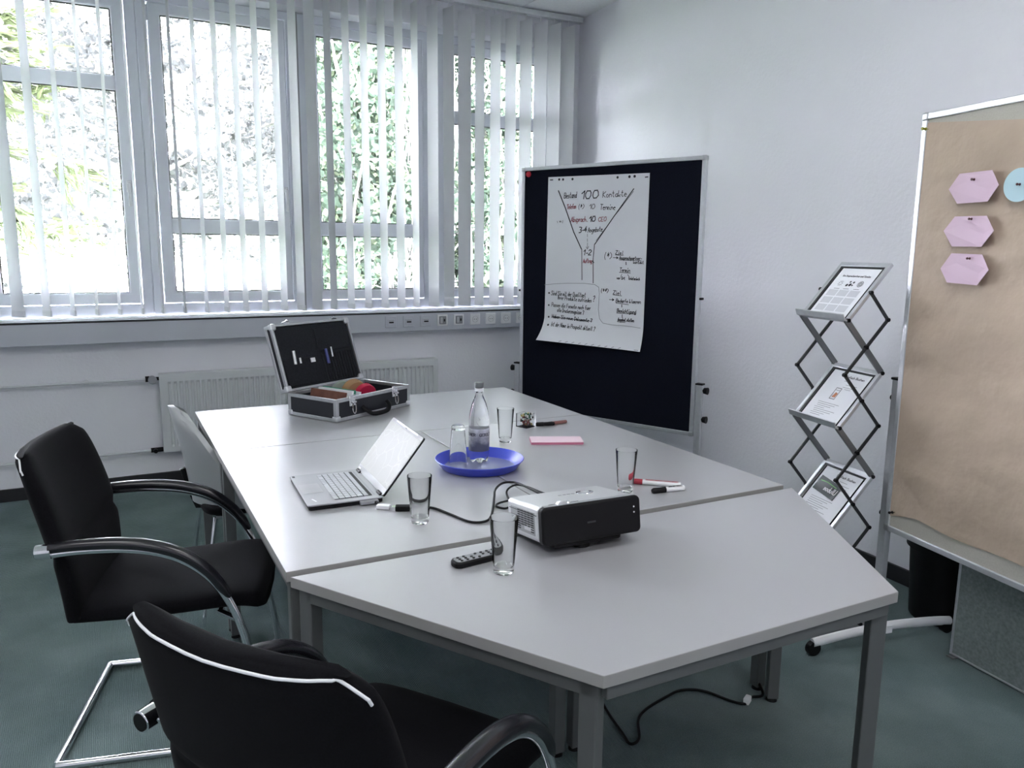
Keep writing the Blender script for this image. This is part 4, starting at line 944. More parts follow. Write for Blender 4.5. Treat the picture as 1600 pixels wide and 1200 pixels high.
# ------------------------------------------------------------------ laptop
lt = thing('laptop', 'open silver laptop with light screen on the white table', 'laptop', (.479, 2.184, TZ), -.047)
M_lap = pm('silver_laptop_shell', (0.36, 0.365, 0.385), 0.4, metal=0.3)
M_key = pm('silver_keys', (0.46, 0.47, 0.50), 0.45)
LW, LDp, LHt = .327, .222, .018
def rrect(x0, y0, x1, y1, r, n=5):
    P = []
    for cx_, cy_, a0 in ((x1 - r, y1 - r, 0), (x0 + r, y1 - r, 90), (x0 + r, y0 + r, 180), (x1 - r, y0 + r, 270)):
        P += [(cx_ + r * math.cos(math.radians(a0 + 90 * i / n)), cy_ + r * math.sin(math.radians(a0 + 90 * i / n))) for i in range(n + 1)]
    return P
m = MB(); m.prism(rrect(.003, .002, LDp, LW - .002, .008), .002, .0135); obj('base_body', m, M_blackp, lt, smooth=False, bevel=.002)
m = MB(); m.prism(rrect(0, 0, LDp, LW, .009), .0136, LHt); obj('palm_deck', m, M_lap, lt, smooth=False, bevel=.0015)
for x in (.02, .20):
    for y in (.03, .30):
        m = MB(); m.tube([(x, y, 0), (x, y, .003)], .008, 12); obj('rubber_foot', m, M_blackp, lt)
m = MB(); m.prism(rrect(.083, .026, .196, .300, .004), LHt, LHt + .0004); kb = obj('keyboard_well', m, M_blackp, lt, smooth=False)
keys = MB(); rows = [(.1755, .0125, 16), (.1575, .0155, 14), (.1395, .0155, 14), (.1215, .0155, 13), (.1035, .0155, 12)]
key_me = None; kw_cache = {}
def key(x, y, sx, sy_):
    k = (round(sx, 4), round(sy_, 4))
    m = MB(); m.lim((-sx / 2, -sy_ / 2, 0), (sx / 2, sy_ / 2, .0017))
    if k not in kw_cache: o = kw_cache[k] = obj('key', m, M_key, kb, smooth=False)
    else: o = kw_cache[k].copy(); COL.objects.link(o)
    o.location = (x, y, LHt + .0003)
for xr_, sx, n_ in rows:
    pitch = .268 / n_
    for i in range(n_): key(xr_ + .003, .029 + pitch * (i + .5), sx, pitch - .0028)
yy = .029
for wkey in (.018, .016, .016, .016, .094, .016, .016, .016, .036, .0185):
    key(.0885, yy + wkey / 2, .0145, wkey - .0028); yy += wkey + .0005
m = MB(); m.prism(rrect(.008, .115, .068, .215, .004), LHt, LHt + .0003); obj('touchpad', m, pm('touchpad_grey', (0.40, 0.405, 0.42), 0.3, metal=0.3), lt, smooth=False)
m = MB(); m.lim((.006, .300, LHt), (.014, .318, LHt + .0003)); obj('dark_sticker', m, M_blackp, lt, smooth=False)
m = MB(); m.bar((.030, .030, LHt + .0002), (.022, .058, LHt + .0002), .005, .0006); obj('palm_badge', m, M_white, lt, smooth=False)
m = MB(); m.lim((.200, .03, LHt), (.206, .30, LHt + .0004)); obj('speaker_strip', m, M_greyp, lt, smooth=False)
for y in (.035, LW - .035):
    m = MB(); m.tube([(LDp - .002, y - .018, LHt + .001), (LDp - .002, y + .018, LHt + .001)], .006, 12); obj('hinge', m, M_blackp, lt)
scM = Matrix.Translation((LDp - .002, 0, LHt + .002)) @ Matrix.Rotation(-math.radians(51.8), 4, 'Y')   # local x runs up the screen
m = MB(); m.prism(rrect(0, 0, .213, LW, .008), -.007, -.0015); sc_ = obj('screen_lid', m, M_blackp, lt, smooth=False, bevel=.001); sc_.matrix_local = scM
m = MB(); m.prism(rrect(.001, .001, .212, LW - .001, .008), -.0015, .0); obj('screen_bezel', m, pm('screen_bezel_grey', (0.14, 0.14, 0.155), 0.3, spec=.6), sc_, smooth=False)
# display surface glowing pale grey with white twig-like lines
md, nt, p, out = nm('lit_display')
tc = nt.nodes.new('ShaderNodeTexCoord'); vo = nt.nodes.new('ShaderNodeTexVoronoi'); vo.feature = 'DISTANCE_TO_EDGE'; vo.inputs['Scale'].default_value = 17
ns = nt.nodes.new('ShaderNodeTexNoise'); ns.inputs['Scale'].default_value = 9
mxv = nt.nodes.new('ShaderNodeMixRGB'); mxv.inputs[0].default_value = .07
nt.links.new(tc.outputs['Object'], ns.inputs['Vector']); nt.links.new(tc.outputs['Object'], mxv.inputs[1]); nt.links.new(ns.outputs['Color'], mxv.inputs[2]); nt.links.new(mxv.outputs[0], vo.inputs['Vector'])
rp = nt.nodes.new('ShaderNodeValToRGB'); rp.color_ramp.elements[0].position = 0.0; rp.color_ramp.elements[0].color = (.80, .80, .80, 1); rp.color_ramp.elements[1].position = .035; rp.color_ramp.elements[1].color = (.56, .565, .575, 1)
nt.links.new(vo.outputs['Distance'], rp.inputs[0]); nt.links.new(rp.outputs[0], p.inputs['Emission Color'])
p.inputs['Emission Strength'].default_value = .11; p.inputs['Base Color'].default_value = (.02, .02, .02, 1); p.inputs['Roughness'].default_value = .3; p.inputs['Specular IOR Level'].default_value = .25
m = MB(); m.lim((.022, .006, 0), (.200, LW - .006, .0006)); obj('display', m, md, sc_, smooth=False)
m = MB(); m.lim((.204, LW / 2 - .006, 0), (.207, LW / 2 + .010, .0006)); obj('webcam', m, M_rubber, sc_, smooth=False)
m = MB(); m.lim((.206, .05, 0), (.211, LW - .05, .0006)); obj('bezel_highlight', m, M_lap, sc_, smooth=False)
m = MB(); m.lim((.008, LW - .035, .0002), (.012, LW - .014, .0006)); obj('bezel_badge', m, M_white, sc_, smooth=False)
m = MB(); m.lim((.150, -.014, .004), (.205, .002, .014)); obj('docking_plug', m, M_greyp, lt, smooth=False, bevel=.002)

# display cable with inline adapter, from laptop to projector
dc = thing('display_cable', 'black display cable with white adapter running from laptop to projector', 'cable', (.72, 2.07, TZ))
def Lc(pts): return [(x - .72, y - 2.07, z) for x, y, z in pts]
m = MB(); m.tube(spline(Lc([(.672, 2.172, .010), (.678, 2.14, .006), (.690, 2.115, .006)]), 5), .0042, 8); obj('adapter_lead', m, M_blackp, dc)
m = MB(); m.box((.683 - .72, 2.118 - 2.07, .0065), (.040, .020, .012), Matrix.Rotation(-.6, 3, 'Z')); obj('white_connector', m, M_white, dc, smooth=False, bevel=.002)
m = MB(); m.box((.728 - .72, 2.078 - 2.07, .0085), (.042, .022, .015), Matrix.Rotation(-.42, 3, 'Z')); obj('black_plug', m, M_blackp, dc, smooth=False, bevel=.002)
m = MB(); m.box((.706 - .72, 2.091 - 2.07, .0075), (.018, .015, .010), Matrix.Rotation(-.5, 3, 'Z')); obj('metal_collar', m, M_chrome, dc, smooth=False, bevel=.001)
m = MB(); m.tube(spline(Lc([(.746, 2.071, .0085), (.775, 2.070, .006), (.812, 2.050, .0042), (.835, 1.98, .0042), (.858, 1.900, .0042), (.893, 1.880, .0042), (.928, 1.905, .0042), (.975, 1.985, .006), (1.008, 2.045, .012), (1.035, 2.090, .020), (1.075, 2.120, .026), (1.108, 2.105, .028), (1.110, 2.04, .034), (1.105, 1.95, .040), (1.100, 1.815, .045)]), 8), .0036, 10); obj('cable', m, M_blackp, dc)
m = MB(); m.tube(spline(Lc([(1.066, 1.79, .046), (1.066, 1.90, .030), (1.050, 1.98, .016), (1.010, 2.005, .006), (.985, 1.985, .0045), (1.000, 1.955, .0045), (1.03, 1.98, .005), (1.068, 2.08, .010), (1.120, 2.125, .012), (1.150, 2.10, .010), (1.165, 2.0, .012), (1.170, 1.79, .040)]), 8), .0032, 10); obj('loop_cable', m, M_blackp, dc)

# ------------------------------------------------------------------ projector
pjM = Matrix.Translation((.914, 1.580, TZ + .030)) @ Matrix.Rotation(-.042, 4, 'Z') @ Matrix.Rotation(-.15, 4, 'X')
pj = thing('projector', 'silver and black video projector on the trapezoid table', 'projector'); pj.matrix_world = pjM
PWd, PDp, PHt = .285, .200, .097
M_pjs = pm('silver_projector_top', (0.56, 0.57, 0.585), 0.35, metal=0.4, noise=(400, .05))
def xz_prism(poly, ya, yb):
    mb = MB(); n = len(poly)
    mb.v = [(x, ya, z) for x, z in poly] + [(x, yb, z) for x, z in poly]
    mb.f = [tuple(range(n)), tuple(range(2 * n - 1, n - 1, -1))] + [(i, (i + 1) % n, n + (i + 1) % n, n + i) for i in range(n)]
    return mb
obj('main_body', xz_prism(rrect(0, .006, PWd, PHt, .012, 6), .022, PDp), M_pjs, pj, bevel=.003, angle=50)
obj('front_fascia', xz_prism(rrect(-.001, .002, PWd + .001, PHt + .001, .014, 6), -.004, .022), M_blackp, pj, bevel=.006, seg=3, angle=50)
m = MB(); m.lim((.010, .02, .0), (PWd - .010, PDp - .01, .008)); obj('underside', m, M_blackp, pj, smooth=False)
m = MB(); m.lim((-.0008, .040, .022), (.0008, .180, .080)); vp_ = obj('vent_panel', m, pm('vent_panel_grey', (0.30, .305, .315), .4, metal=.3), pj, smooth=False)
for i in range(9):
    for j in range(5):
        if i < 2 and j in (1, 2, 3): continue
        m = MB(); zc = .028 + i * .0056 if False else .028 + i * .0058; yc = .046 + j * .019
        m.lim((-.0016, yc, zc), (-.0006, yc + .0155, zc + .0034)); obj('vent_slot', m, M_rubber, vp_, smooth=False)
m = MB(); m.lim((-.0012, .0475, .030), (-.0006, .1, .043)); obj('vent_label', m, M_pjs, vp_, smooth=False)
m = MB(); m.lim((-.0016, .028, .074), (-.0004, PDp - .012, .0755)); obj('shell_seam', m, M_rubber, pj, smooth=False)
m = MB(); m.lim((.035, .006, PHt - .001), (.120, .030, PHt + .0012)); obj('dial_recess', m, M_blackg, pj, smooth=False)
m = MB(); m.tube([(.066, .010, PHt - .004), (.066, .026, PHt - .004)], .015, 22); obj('focus_dial', m, M_pjs, pj, bevel=.002)
m = MB(); m.lathe([(0, .006), (.005, .005), (.007, 0), (0, 0)], 16, c=(.084, .018, PHt + .001)); obj('zoom_knob', m, M_chrome, pj)
m = MB(); m.lim((.012, .004, PHt + .0006), (PWd - .012, .022, PHt + .0018)); obj('fascia_strip', m, M_greyp, pj, smooth=False)
m = MB(); m.lathe([(0, .002), (.020, .002), (.024, .0012), (.0245, 0), (0, 0)], 30, c=(.198, .130, PHt)); obj('control_ring', m, M_chrome, pj)
m = MB(); m.lathe([(0, .003), (.011, .003), (.012, .0018), (0, .0018)], 24, c=(.198, .130, PHt)); obj('control_button', m, M_pjs, pj)
for k in range(4):
    m = MB(); m.lim((.118 + k * .013, .128, PHt), (.127 + k * .013, .134, PHt + .001)); obj('button', m, M_greyp, pj, smooth=False)
m = MB(); m.lim((.125, -.0046, .045), (.150, -.0040, .050)); obj('front_badge', m, M_blackg, pj, smooth=False)
for k in (0, 1):
    m = MB(); m.tube([(PWd - .020, -.0038, .070 - k * .014), (PWd - .020, -.0050, .070 - k * .014)], .0022, 10); obj('indicator', m, M_white, pj)
m = MB(); m.tube([(.135, .055, -.0212), (.135, .050, .006)], [.024, .017], 18); obj('front_foot', m, M_blackp, pj)
m = MB(); m.lim((.035, .012, -.012), (.235, .09, .006)); obj('elevator_block', m, M_blackp, pj, smooth=False, bevel=.008)
for x in (.03, PWd - .03):
    m = MB(); m.tube([(x, PDp - .02, -.001), (x, PDp - .02, .008)], .008, 12); obj('rear_foot', m, M_blackp, pj)
for k, x in enumerate((.152, .186, .256)):
    m = MB(); m.box((x, PDp + .004, .040), (.026, .012, .018)); obj('rear_port', m, M_blackp, pj, smooth=False, bevel=.001)

# remote control
rc = thing('remote_control', 'slim black remote control lying behind the near tumbler', 'remote', (.762, 1.642, TZ), math.radians(7))
m = MB(); m.prism(rrect(-.066, -.021, .072, .021, .016, 6), 0, .0155); obj('remote_body', m, M_blackp, rc, bevel=.004, angle=50)
m = MB(); m.prism(rrect(-.060, -.0165, .066, .0165, .012, 6), .0155, .0160); obj('remote_face', m, pm('remote_face_grey', (.20, .205, .215), .35), rc, smooth=False)
for i in range(7):
    for j in range(3):
        if (i + j) % 5 == 4: continue
        m = MB(); m.tube([(-.047 + i * .0165, -.0105 + j * .0105, .0158), (-.047 + i * .0165, -.0105 + j * .0105, .0178)], .0035, 8); obj('remote_button', m, M_rubber, rc)

# ------------------------------------------------------------------ tray, bottle, tumblers
M_tray = pm('blue_tray_plastic', (0.050, 0.075, 0.56), 0.3, spec=0.5)
M_trayin = pm('blue_tray_floor', (0.17, 0.185, 0.34), 0.28, metal=0.35)
ty = thing('serving_tray', 'round blue serving tray holding a bottle and upturned glass', 'tray', (1.125, 2.400, TZ))
m = MB(); m.lathe([(0, 0), (.124, 0), (.132, .004), (.151, .030), (.1555, .034), (.1535, .0355), (.149, .032), (.129, .008), (.122, .0045), (0, .0045)], 64); obj('tray_body', m, M_tray, ty)
m = MB(); m.lathe([(0, .0046), (.1225, .0046), (.1225, .0054), (0, .0054)], 64); obj('tray_floor', m, M_trayin, ty)

TUM = [(0, 0), (.0215, 0), (.0235, .0015), (.0245, .006), (.0345, .1345), (.0342, .1358), (.0335, .1358), (.0328, .1345), (.0238, .022), (.0215, .0165), (0, .0155)]
def tumbler(label, x, y, z=TZ, flip=False, sc=1.0):
    o = obj('tumbler', MB().lathe([(r * sc, h) for r, h in TUM], 48), M_glasst, angle=60)
    o.location = (x, y, z + (.1358 if flip else .0003)); 
    if flip: o.rotation_euler = (math.pi, 0, 0)
    return tag(o, label, 'glass', 'clear conical tumblers on the table')
tumbler('clear empty tumbler standing on the trapezoid table before the projector', .793, 1.556)
tumbler('clear empty tumbler beside the laptop with the cable seen through it', .737, 1.962)
tumbler('clear empty tumbler standing behind the bottle near the pin box', 1.372, 2.688)
tumbler('clear empty tumbler standing beyond the projector by the red marker', 1.424, 1.950)
tumbler('upturned clear tumbler on the blue tray beside the bottle', 1.074, 2.470, TZ + .0056, True, .96)

bt = thing('water_bottle', 'clear plastic mineral water bottle with grey label on the blue tray', 'bottle', (1.147, 2.452, TZ + .0056))
bt.scale = (1, 1, .89)
M_pet = glass_solid('clear_pet_plastic', (0.97, 0.985, 0.99), 0.0, 1.33)
m = MB()
prof = [(.0005, .012), (.012, .010), (.024, .002), (.031, .006), (.0352, .022), (.0362, .045), (.0362, .160), (.0355, .180), (.032, .208), (.025, .238), (.0175, .260), (.0135, .272), (.0128, .286), (.0150, .288), (.0150, .291), (.0128, .293), (.0128, .300)]
pp = spline([(r, 0, z) for r, z in prof], 3)
NN = 50; rings = []
for p_ in pp:
    r, z = p_.x, p_.z; ring = []
    for k in range(NN):
        a = 2 * math.pi * k / NN; petal = max(0.0, 1 - z / .036)
        rr = r * (1 - .17 * petal * (math.cos(5 * a) * .5 + .5) ** 2)
        zz = z + .010 * petal * (math.cos(5 * a) * .5 + .5) ** 2
        ring.append((rr * math.cos(a), rr * math.sin(a), zz))
    rings.append(ring)
for r_ in rings: m.v += r_
for i in range(len(rings) - 1):
    for k in range(NN): m.f.append((i * NN + k, i * NN + (k + 1) % NN, (i + 1) * NN + (k + 1) % NN, (i + 1) * NN + k))
m.f.append(tuple(range(NN))); m.f.append(tuple(range((len(rings) - 1) * NN, len(rings) * NN)))
obj('bottle_body', m, M_pet, bt, angle=70)
m = MB(); m.lathe([(.0, .300), (.0145, .300), (.0160, .3015), (.0160, .3195), (.0148, .322), (0, .322)], 40); obj('screw_cap', m, pm('grey_cap', (.11, .115, .125), .45), bt)
for k in range(0):
    pass
m = MB(); m.lathe([(.0130, .287), (.0158, .288), (.0158, .2985), (.0130, .2995)], 32); obj('cap_ring', m, M_white, bt)
# printed label: pale top fading to slate
ml, nt, p, out = nm('bottle_label'); tc = nt.nodes.new('ShaderNodeTexCoord'); sp = nt.nodes.new('ShaderNodeSeparateXYZ'); ns = nt.nodes.new('ShaderNodeTexNoise'); ns.inputs['Scale'].default_value = 38; ns.inputs['Detail'].default_value = 6
nt.links.new(tc.outputs['Object'], ns.inputs['Vector']); nt.links.new(tc.outputs['Object'], sp.inputs[0])
ma = nt.nodes.new('ShaderNodeMath'); ma.operation = 'MULTIPLY_ADD'; ma.inputs[1].default_value = 9.0; ma.inputs[2].default_value = -.92
ad = nt.nodes.new('ShaderNodeMath'); ad.operation = 'ADD'
nt.links.new(sp.outputs['Z'], ma.inputs[0]); nt.links.new(ma.outputs[0], ad.inputs[0]); nt.links.new(ns.outputs['Fac'], ad.inputs[1])
rp = nt.nodes.new('ShaderNodeValToRGB'); rp.color_ramp.elements[0].position = .25; rp.color_ramp.elements[0].color = (.10, .11, .14, 1); rp.color_ramp.elements[1].position = 1.0; rp.color_ramp.elements[1].color = (.66, .68, .72, 1)
nt.links.new(ad.outputs[0], rp.inputs[0]); nt.links.new(rp.outputs[0], p.inputs['Base Color']); p.inputs['Roughness'].default_value = .4
m = MB(); m.lathe([(.0366, .050), (.0370, .050), (.0370, .140), (.0366, .140)], 60); lb_ = obj('label', m, ml, bt)
m = MB()
def cyl(x, y):
    a = math.radians(-118) + x / .0372; return (.03725 * math.cos(a), .03725 * math.sin(a), y)
write(m, 'GEROLSTEINER', (.004, .112), (.098, .112), .0105, .0022, cyl, slant=0); obj('label_lettering', m, M_ink, lb_, smooth=False)['kind'] = 'stuff'
m = MB(); write(m, 'GEROLSTEINER', (-.106, .112), (-.012, .112), .0105, .0022, cyl, slant=0); obj('label_lettering', m, M_ink, lb_, smooth=False)['kind'] = 'stuff'

# ------------------------------------------------------------------ pin box, markers, pink cards
bx = thing('pin_box', 'small clear acrylic cube filled with coloured pins on the table', 'box', (1.578, 2.897, TZ), .35)
m = MB(); a_ = .030
m.v = [(x * s, y * s, z) for s, zz in ((a_, (0, .058)), (a_ - .0028, (.003, .058))) for z in zz for x, y in ((-1, -1), (1, -1), (1, 1), (-1, 1))]
m.f = [(0, 3, 2, 1), (8, 9, 10, 11)] + [(i, (i + 1) % 4, 4 + (i + 1) % 4, 4 + i) for i in range(4)] + [(8 + i, 12 + i, 12 + (i + 1) % 4, 8 + (i + 1) % 4) for i in range(4)] + [(4 + i, 4 + (i + 1) % 4, 12 + (i + 1) % 4, 12 + i) for i in range(4)]
obj('acrylic_cube', m, glass_solid('clear_acrylic', (.98, .985, .985), 0, 1.2), bx, smooth=False)
PCOL = {'green': (.04, .14, .08), 'white': (.7, .7, .66), 'red': (.30, .03, .03), 'yellow': (.55, .42, .12), 'black': (.02, .02, .02), 'maroon': (.16, .06, .05)}
pmats = {k: pm('pin_' + k, v, .35) for k, v in PCOL.items()}
for kc in PCOL:
    m = MB()
    for i in range(11):
        while True:
            x, y, z = rnd.uniform(-.021, .021), rnd.uniform(-.021, .021), rnd.uniform(.008, .060)
            if kc == 'green' and (z < .035 or x > .012): continue
            if kc == 'maroon' and z > .032: continue
            break
        m.lathe([(0, -.005), (.004, -.004), (.0028, 0), (.0042, .004), (0, .005)], 8, c=(x, y, z))
    o = obj('%s_pins' % kc, m, pmats[kc], bx); o['kind'] = 'stuff'

def marker(label, a, b, z, caplen, capm, name='marker', body=M_white, stripe=None, r=.0085):
    a = Vector((*a, 0)); b = Vector((*b, 0)); d = (b - a); L = d.length
    t = thing(name, label, 'marker', (a.x, a.y, z + r), math.atan2(d.y, d.x), 'felt markers on the table')
    m = MB(); m.tube([(caplen, 0, 0), (L - .004, 0, 0), (L, 0, 0)], [r, r, r * .8], 18); bo = obj('barrel', m, body, t, angle=40)
    m = MB(); m.tube([(0, 0, 0), (.004, 0, 0), (caplen - .001, 0, 0)], [r * .75, r * 1.06, r * 1.1], 18); obj('cap', m, capm, t, angle=40)
    if stripe:
        for s in (-1, 1):
            m = MB(); m.bar((caplen + .008, s * .0035, r + .0001), (L - .008, s * .0035, r + .0001), .0022, .0006); obj('printed_stripe', m, stripe, bo, smooth=False)
        m = MB(); m.tube([(L - .006, 0, 0), (L - .0005, 0, 0)], r * 1.03, 18); obj('end_plug', m, body, t)
        m = MB(); write(m, 'marker 300', (caplen + .012, -.002), (L - .014, -.002), .0055, .0011, lambda x, y: (x, y, math.sqrt(max(0, r * r - y * y)) + .0003), slant=0); obj('barrel_lettering', m, stripe, bo, smooth=False)['kind'] = 'stuff'
    return t
M_redink = pm('red_marker_cap', (.36, .012, .035), .3)
marker('white felt marker with red cap lying beside the far tumbler', (1.487, 2.016), (1.610, 1.905), TZ, .044, M_redink, stripe=M_redink)
marker('white felt marker with black cap lying before the red capped one', (1.487, 1.894), (1.600, 1.878), TZ, .048, M_blackp, stripe=M_ink)
marker('black felt marker lying beside the clear pin box', (1.618, 2.880), (1.700, 2.862), TZ, .034, M_blackp, body=M_blackp)
marker('slim reddish brown felt marker beyond the black one near the pin box', (1.662, 2.874), (1.772, 2.880), TZ, .036, M_blackp, body=pm('reddish_barrel', (.24, .10, .09), .5), r=.0075)
pc = thing('card_stack', 'flat stack of pink cards lying on the white table', 'cards', (1.558, 2.606, TZ), -.415)
m = MB()
for k in range(4):
    m.box((0 + .0015 * ((k * 7) % 3 - 1), .0012 * ((k * 5) % 3 - 1), .0011 + k * .0021), (.205, .096, .0019), Matrix.Rotation(.01 * ((k * 3) % 3 - 1), 3, 'Z'))
o = obj('lower_cards', m, pm('pink_card_edges', (.62, .22, .34), .7), pc, smooth=False); o['kind'] = 'stuff'
m = MB(); m.box((0, 0, .0095), (.206, .097, .0016)); obj('top_card', m, pm('pale_pink_card', (.72, .55, .62), .6), pc, smooth=False)

# power cord and plug under the table
fc = thing('extension_cable', 'black extension cable winding across the carpet under the table', 'cable', (1.5, 1.8, 0))
pts_ = [(1.30, 2.20, .30), (1.345, 2.06, .12), (1.362, 1.94, .012), (1.335, 1.80, .006), (1.325, 1.742, .006), (1.365, 1.752, .006), (1.42, 1.83, .006), (1.480, 1.868, .006), (1.58, 1.895, .006), (1.655, 1.905, .006), (1.72, 1.868, .006), (1.765, 1.775, .006), (1.798, 1.745, .006), (1.84, 1.765, .006), (1.888, 1.762, .008), (1.905, 1.83, .05)]
m = MB(); m.tube(spline([(x - 1.5, y - 1.8, z) for x, y, z in pts_], 8), .0045, 8); obj('cable', m, M_blackp, fc)
m = MB(); m.box((.308, -.048, .013), (.034, .020, .022), Matrix.Rotation(.5, 3, 'Z')); obj('cable_tag', m, M_white, fc, smooth=False, bevel=.004)

# ------------------------------------------------------------------ outside: lawn, house, trees, ivy
M_lawn = pm('lawn', (0.05, 0.075, 0.03), 0.95, noise=(2, 0.3))
g = MB(); g.lim((-40, YW + .3, -1.3), (40, 60, -1.2)); struct(obj('lawn', g, M_lawn, smooth=False))
M_house = pm('pale_render', (0.80, 0.80, 0.78), 0.9, noise=(3, 0.02))
hs_ = thing('house', 'pale rendered house far beyond the trees outside the window', 'house', (2.5, 34, -1.2))
m = MB(); m.lim((-6, 0, 0), (6, 6, 5.4)); obj('wall', m, M_house, hs_, smooth=False)
m = MB(); m.v = [(-6.4, -.4, 5.3), (6.4, -.4, 5.3), (6.4, 6.4, 5.3), (-6.4, 6.4, 5.3), (-6.4, 3, 8), (6.4, 3, 8)]; m.f = [(0, 1, 5, 4), (2, 3, 4, 5), (0, 4, 3), (1, 2, 5), (0, 3, 2, 1)]
obj('roof', m, M_greyp, hs_, smooth=False)
for x in (-3.6, -1.0, 1.6, 4.2):
    for z in (1.2, 3.6):
        m = MB(); m.lim((x - .5, -.06, z), (x + .5, .02, z + 1.3)); wf = obj('window', m, M_pvc, hs_, smooth=False)
        m = MB(); m.lim((x - .42, -.07, z + .08), (x + .42, -.05, z + 1.22)); obj('pane', m, M_greyp, wf, smooth=False)

def leafmat(name, c, fac=.45):
    return translucent(name, c, tuple(min(1, v * 1.25) for v in c), fac, .6)
M_leafA = leafmat('needle_green', (0.051, 0.063, 0.027))
M_leafB = leafmat('small_grey_green_leaf', (0.039, 0.04, 0.039))
M_leafC = leafmat('ivy_leaf', (0.031, 0.046, 0.031))
M_leafD = leafmat('light_ivy_leaf', (0.07, 0.085, 0.052))
M_bark = pm('grey_bark', (0.096, 0.09, 0.083), 0.9, noise=(20, 0.3))

def foliage(name, C_, R_, size, mat, parent, shape=0, seed=1):
    """C_: (n,3) centres; each leaf is a folded diamond of two triangles"""
    rg = np.random.default_rng(seed); n = len(C_)
    d = rg.normal(size=(n, 3)); d /= np.linalg.norm(d, axis=1)[:, None]
    if shape == 1: d = R_ + .35 * d; d /= np.linalg.norm(d, axis=1)[:, None]
    e = np.cross(d, rg.normal(size=(n, 3))); e /= np.linalg.norm(e, axis=1)[:, None]
    nn = np.cross(d, e)
    s = size * rg.uniform(.6, 1.4, n)[:, None]
    wd = (.42 if shape == 0 else .07)
    V = np.stack([C_ - d * s * .5, C_ + e * s * wd + nn * s * .06, C_ + d * s * .5, C_ - e * s * wd + nn * s * .06], 1).reshape(-1, 3)
    me = bpy.data.meshes.new(name); me.vertices.add(len(V)); me.vertices.foreach_set('co', V.astype(np.float32).ravel())
    F = np.arange(n * 4).reshape(n, 4); T = np.concatenate([F[:, [0, 1, 2]], F[:, [0, 2, 3]]], 1).reshape(-1, 3)
    me.loops.add(T.size); me.loops.foreach_set('vertex_index', T.astype(np.int32).ravel())
    me.polygons.add(len(T)); me.polygons.foreach_set('loop_start', np.arange(0, T.size, 3, dtype=np.int32)); me.update(calc_edges=True)
    me.materials.append(mat); o = bpy.data.objects.new(name, me); COL.objects.link(o); o.parent = parent; o['kind'] = 'stuff'
    return o
def tree(name, label, base, h, spread, nb, leaf, nleaf, lsize, mat, seed, shape=0, droop=0.0, r0=.10, lean=(0, 0), low=.2):
    r = random.Random(seed); t = thing(name, label, 'tree', base, group='trees outside the windows')
    tk = [Vector((lean[0] * k / 6 + r.uniform(-.06, .06) * (k > 0), lean[1] * k / 6 + r.uniform(-.06, .06) * (k > 0), h * k / 6)) for k in range(7)]
    m = MB(); tp_ = spline(tk, 4); m.tube(tp_, [r0 * (1 - .85 * i / (len(tp_) - 1)) for i in range(len(tp_))], 9); obj('trunk', m, M_bark, t, angle=70)
    B = MB(); ctr = []; dirs = []
    for b in range(nb):
        f = low + (1 - low) * (b + r.random()) / nb; p = tp_[min(int(f * (len(tp_) - 1)), len(tp_) - 1)]
        az = r.uniform(0, 2 * math.pi); L = spread * (1.15 - .75 * f if shape else (.55 + .6 * math.sin(math.pi * min(1, f)))) * r.uniform(.7, 1.15)
        q = [p]; dv = Vector((math.cos(az), math.sin(az), .45 - droop * .6))
        for k in range(5): dv = (dv + Vector((r.uniform(-.3, .3), r.uniform(-.3, .3), r.uniform(-.18, .2) - droop * .12))).normalized(); q.append(q[-1] + dv * L / 5)
        q = spline(q, 3); rb = r0 * .32 * (1.1 - f) + .008; B.tube(q, [rb * (1 - .85 * i / (len(q) - 1)) for i in range(len(q))], 5)
        for k in range(14):
            i = r.randint(4, len(q) - 1); p2 = q[i]; d2 = (q[i] - q[i - 1]).normalized(); d2 = (d2 + Vector((r.uniform(-1, 1), r.uniform(-1, 1), r.uniform(-.5, .5) - droop * .5))).normalized()
            l2 = L * r.uniform(.15, .38); tw = [p2 + d2 * l2 * s + Vector((0, 0, -droop * .15 * l2 * s * s + .03 * math.sin(s * 5))) for s in (0, .35, .7, 1)]
            B.tube(tw, [.007, .006, .004, .002], 4, cap=False)
            for _ in range(max(1, nleaf // (nb * 14))):
                s = r.random(); ctr.append(p2 + (tw[-1] - p2) * s + Vector((r.gauss(0, .03), r.gauss(0, .03), r.gauss(0, .03)))); dirs.append(d2)
    bo = obj('branches', B, M_bark, t, angle=80); bo['kind'] = 'stuff'
    foliage('foliage', np.array(ctr), np.array(dirs), lsize, mat, t, shape, seed)
    return t
tree('pine_tree', 'bushy pine with long yellow green needles nearest the first window', (-1.55, 8.3, -1.2), 6.5, 1.9, 60, 1, 14000, .20, M_leafA, 3, shape=1, droop=.5, r0=.13, low=.45)
tree('garden_tree', 'open branched tree with sparse leaves outside the handle side windows', (.55, 10.2, -1.2), 7.5, 3.2, 90, 0, 40000, .07, M_leafB, 11, droop=.35, r0=.14, low=.38)
tree('garden_tree', 'thin twiggy tree farther back against the pale house', (2.2, 13.5, -1.2), 8.0, 3.2, 90, 0, 30000, .09, M_leafB, 23, droop=.25, r0=.12, low=.3)
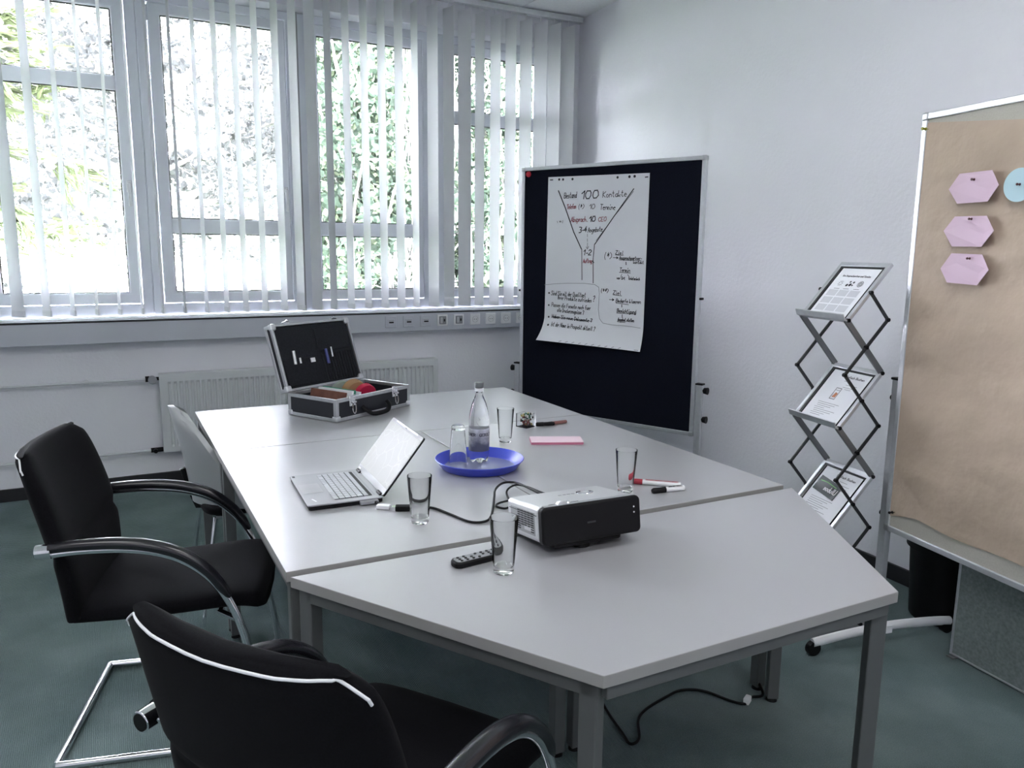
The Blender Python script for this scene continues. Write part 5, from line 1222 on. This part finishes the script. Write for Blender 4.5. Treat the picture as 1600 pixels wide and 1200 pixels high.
tree('garden_tree', 'low spreading tree behind the pine', (-3.2, 11.5, -1.2), 6.2, 3.0, 70, 0, 20000, .085, M_leafB, 31, droop=.4, r0=.12, low=.25)
# ivy covered hedge close outside the two windows by the corner
def ivy(name, label, x0, x1, y0, y1, z1, n, seed):
    t = thing(name, label, 'hedge', ((x0 + x1) / 2, (y0 + y1) / 2, -1.2), group='ivy hedges outside the corner windows')
    r = random.Random(seed); rg = np.random.default_rng(seed); B = MB(); W2, D2 = (x1 - x0) / 2, (y1 - y0) / 2
    for k in range(70):
        p = Vector((r.uniform(-W2, W2), r.uniform(-D2, D2), 0)); q = [p]
        for s in range(6): q.append(q[-1] + Vector((r.uniform(-.3, .3), r.uniform(-.2, .2), (z1 + 1.2) / 6.2)))
        q = spline(q, 3); B.tube(q, [.022 * (1 - .8 * i / (len(q) - 1)) for i in range(len(q))], 5)
        for s in range(5):
            a = q[r.randint(3, len(q) - 1)]; d = Vector((r.uniform(-1, 1), r.uniform(-1, .4), r.uniform(-.4, .8))).normalized() * r.uniform(.3, .7)
            B.tube([a, a + d * .5 + Vector((0, 0, .04)), a + d], [.008, .006, .003], 4, cap=False)
    obj('stems', B, M_bark, t, angle=80)['kind'] = 'stuff'
    for nme, mt, nn, sz in (('ivy_leaves', M_leafC, n, .085), ('young_leaves', M_leafD, int(n * .7), .062)):
        P_ = rg.uniform(-1, 1, (nn * 2, 3)) * [W2, D2, 1]; P_[:, 2] = (P_[:, 2] * .5 + .5) * (z1 + 1.2)
        cl = np.array([mnoise.noise(Vector((x * 1.4 + seed, y * 1.4, z * 1.4))) for x, y, z in P_])
        keep = cl > (-.30 + .26 * (P_[:, 2] / (z1 + 1.2)))
        foliage(nme, P_[keep][:nn], None, sz, mt, t, 0, seed + len(nme))
ivy('ivy_hedge', 'dense ivy covered hedge outside the third window', 2.0, 3.6, 7.3, 8.6, 4.7, 22000, 5)
ivy('ivy_hedge', 'ivy hedge outside the corner window behind closed slats', 3.5, 5.6, 7.2, 8.6, 4.7, 22000, 9)
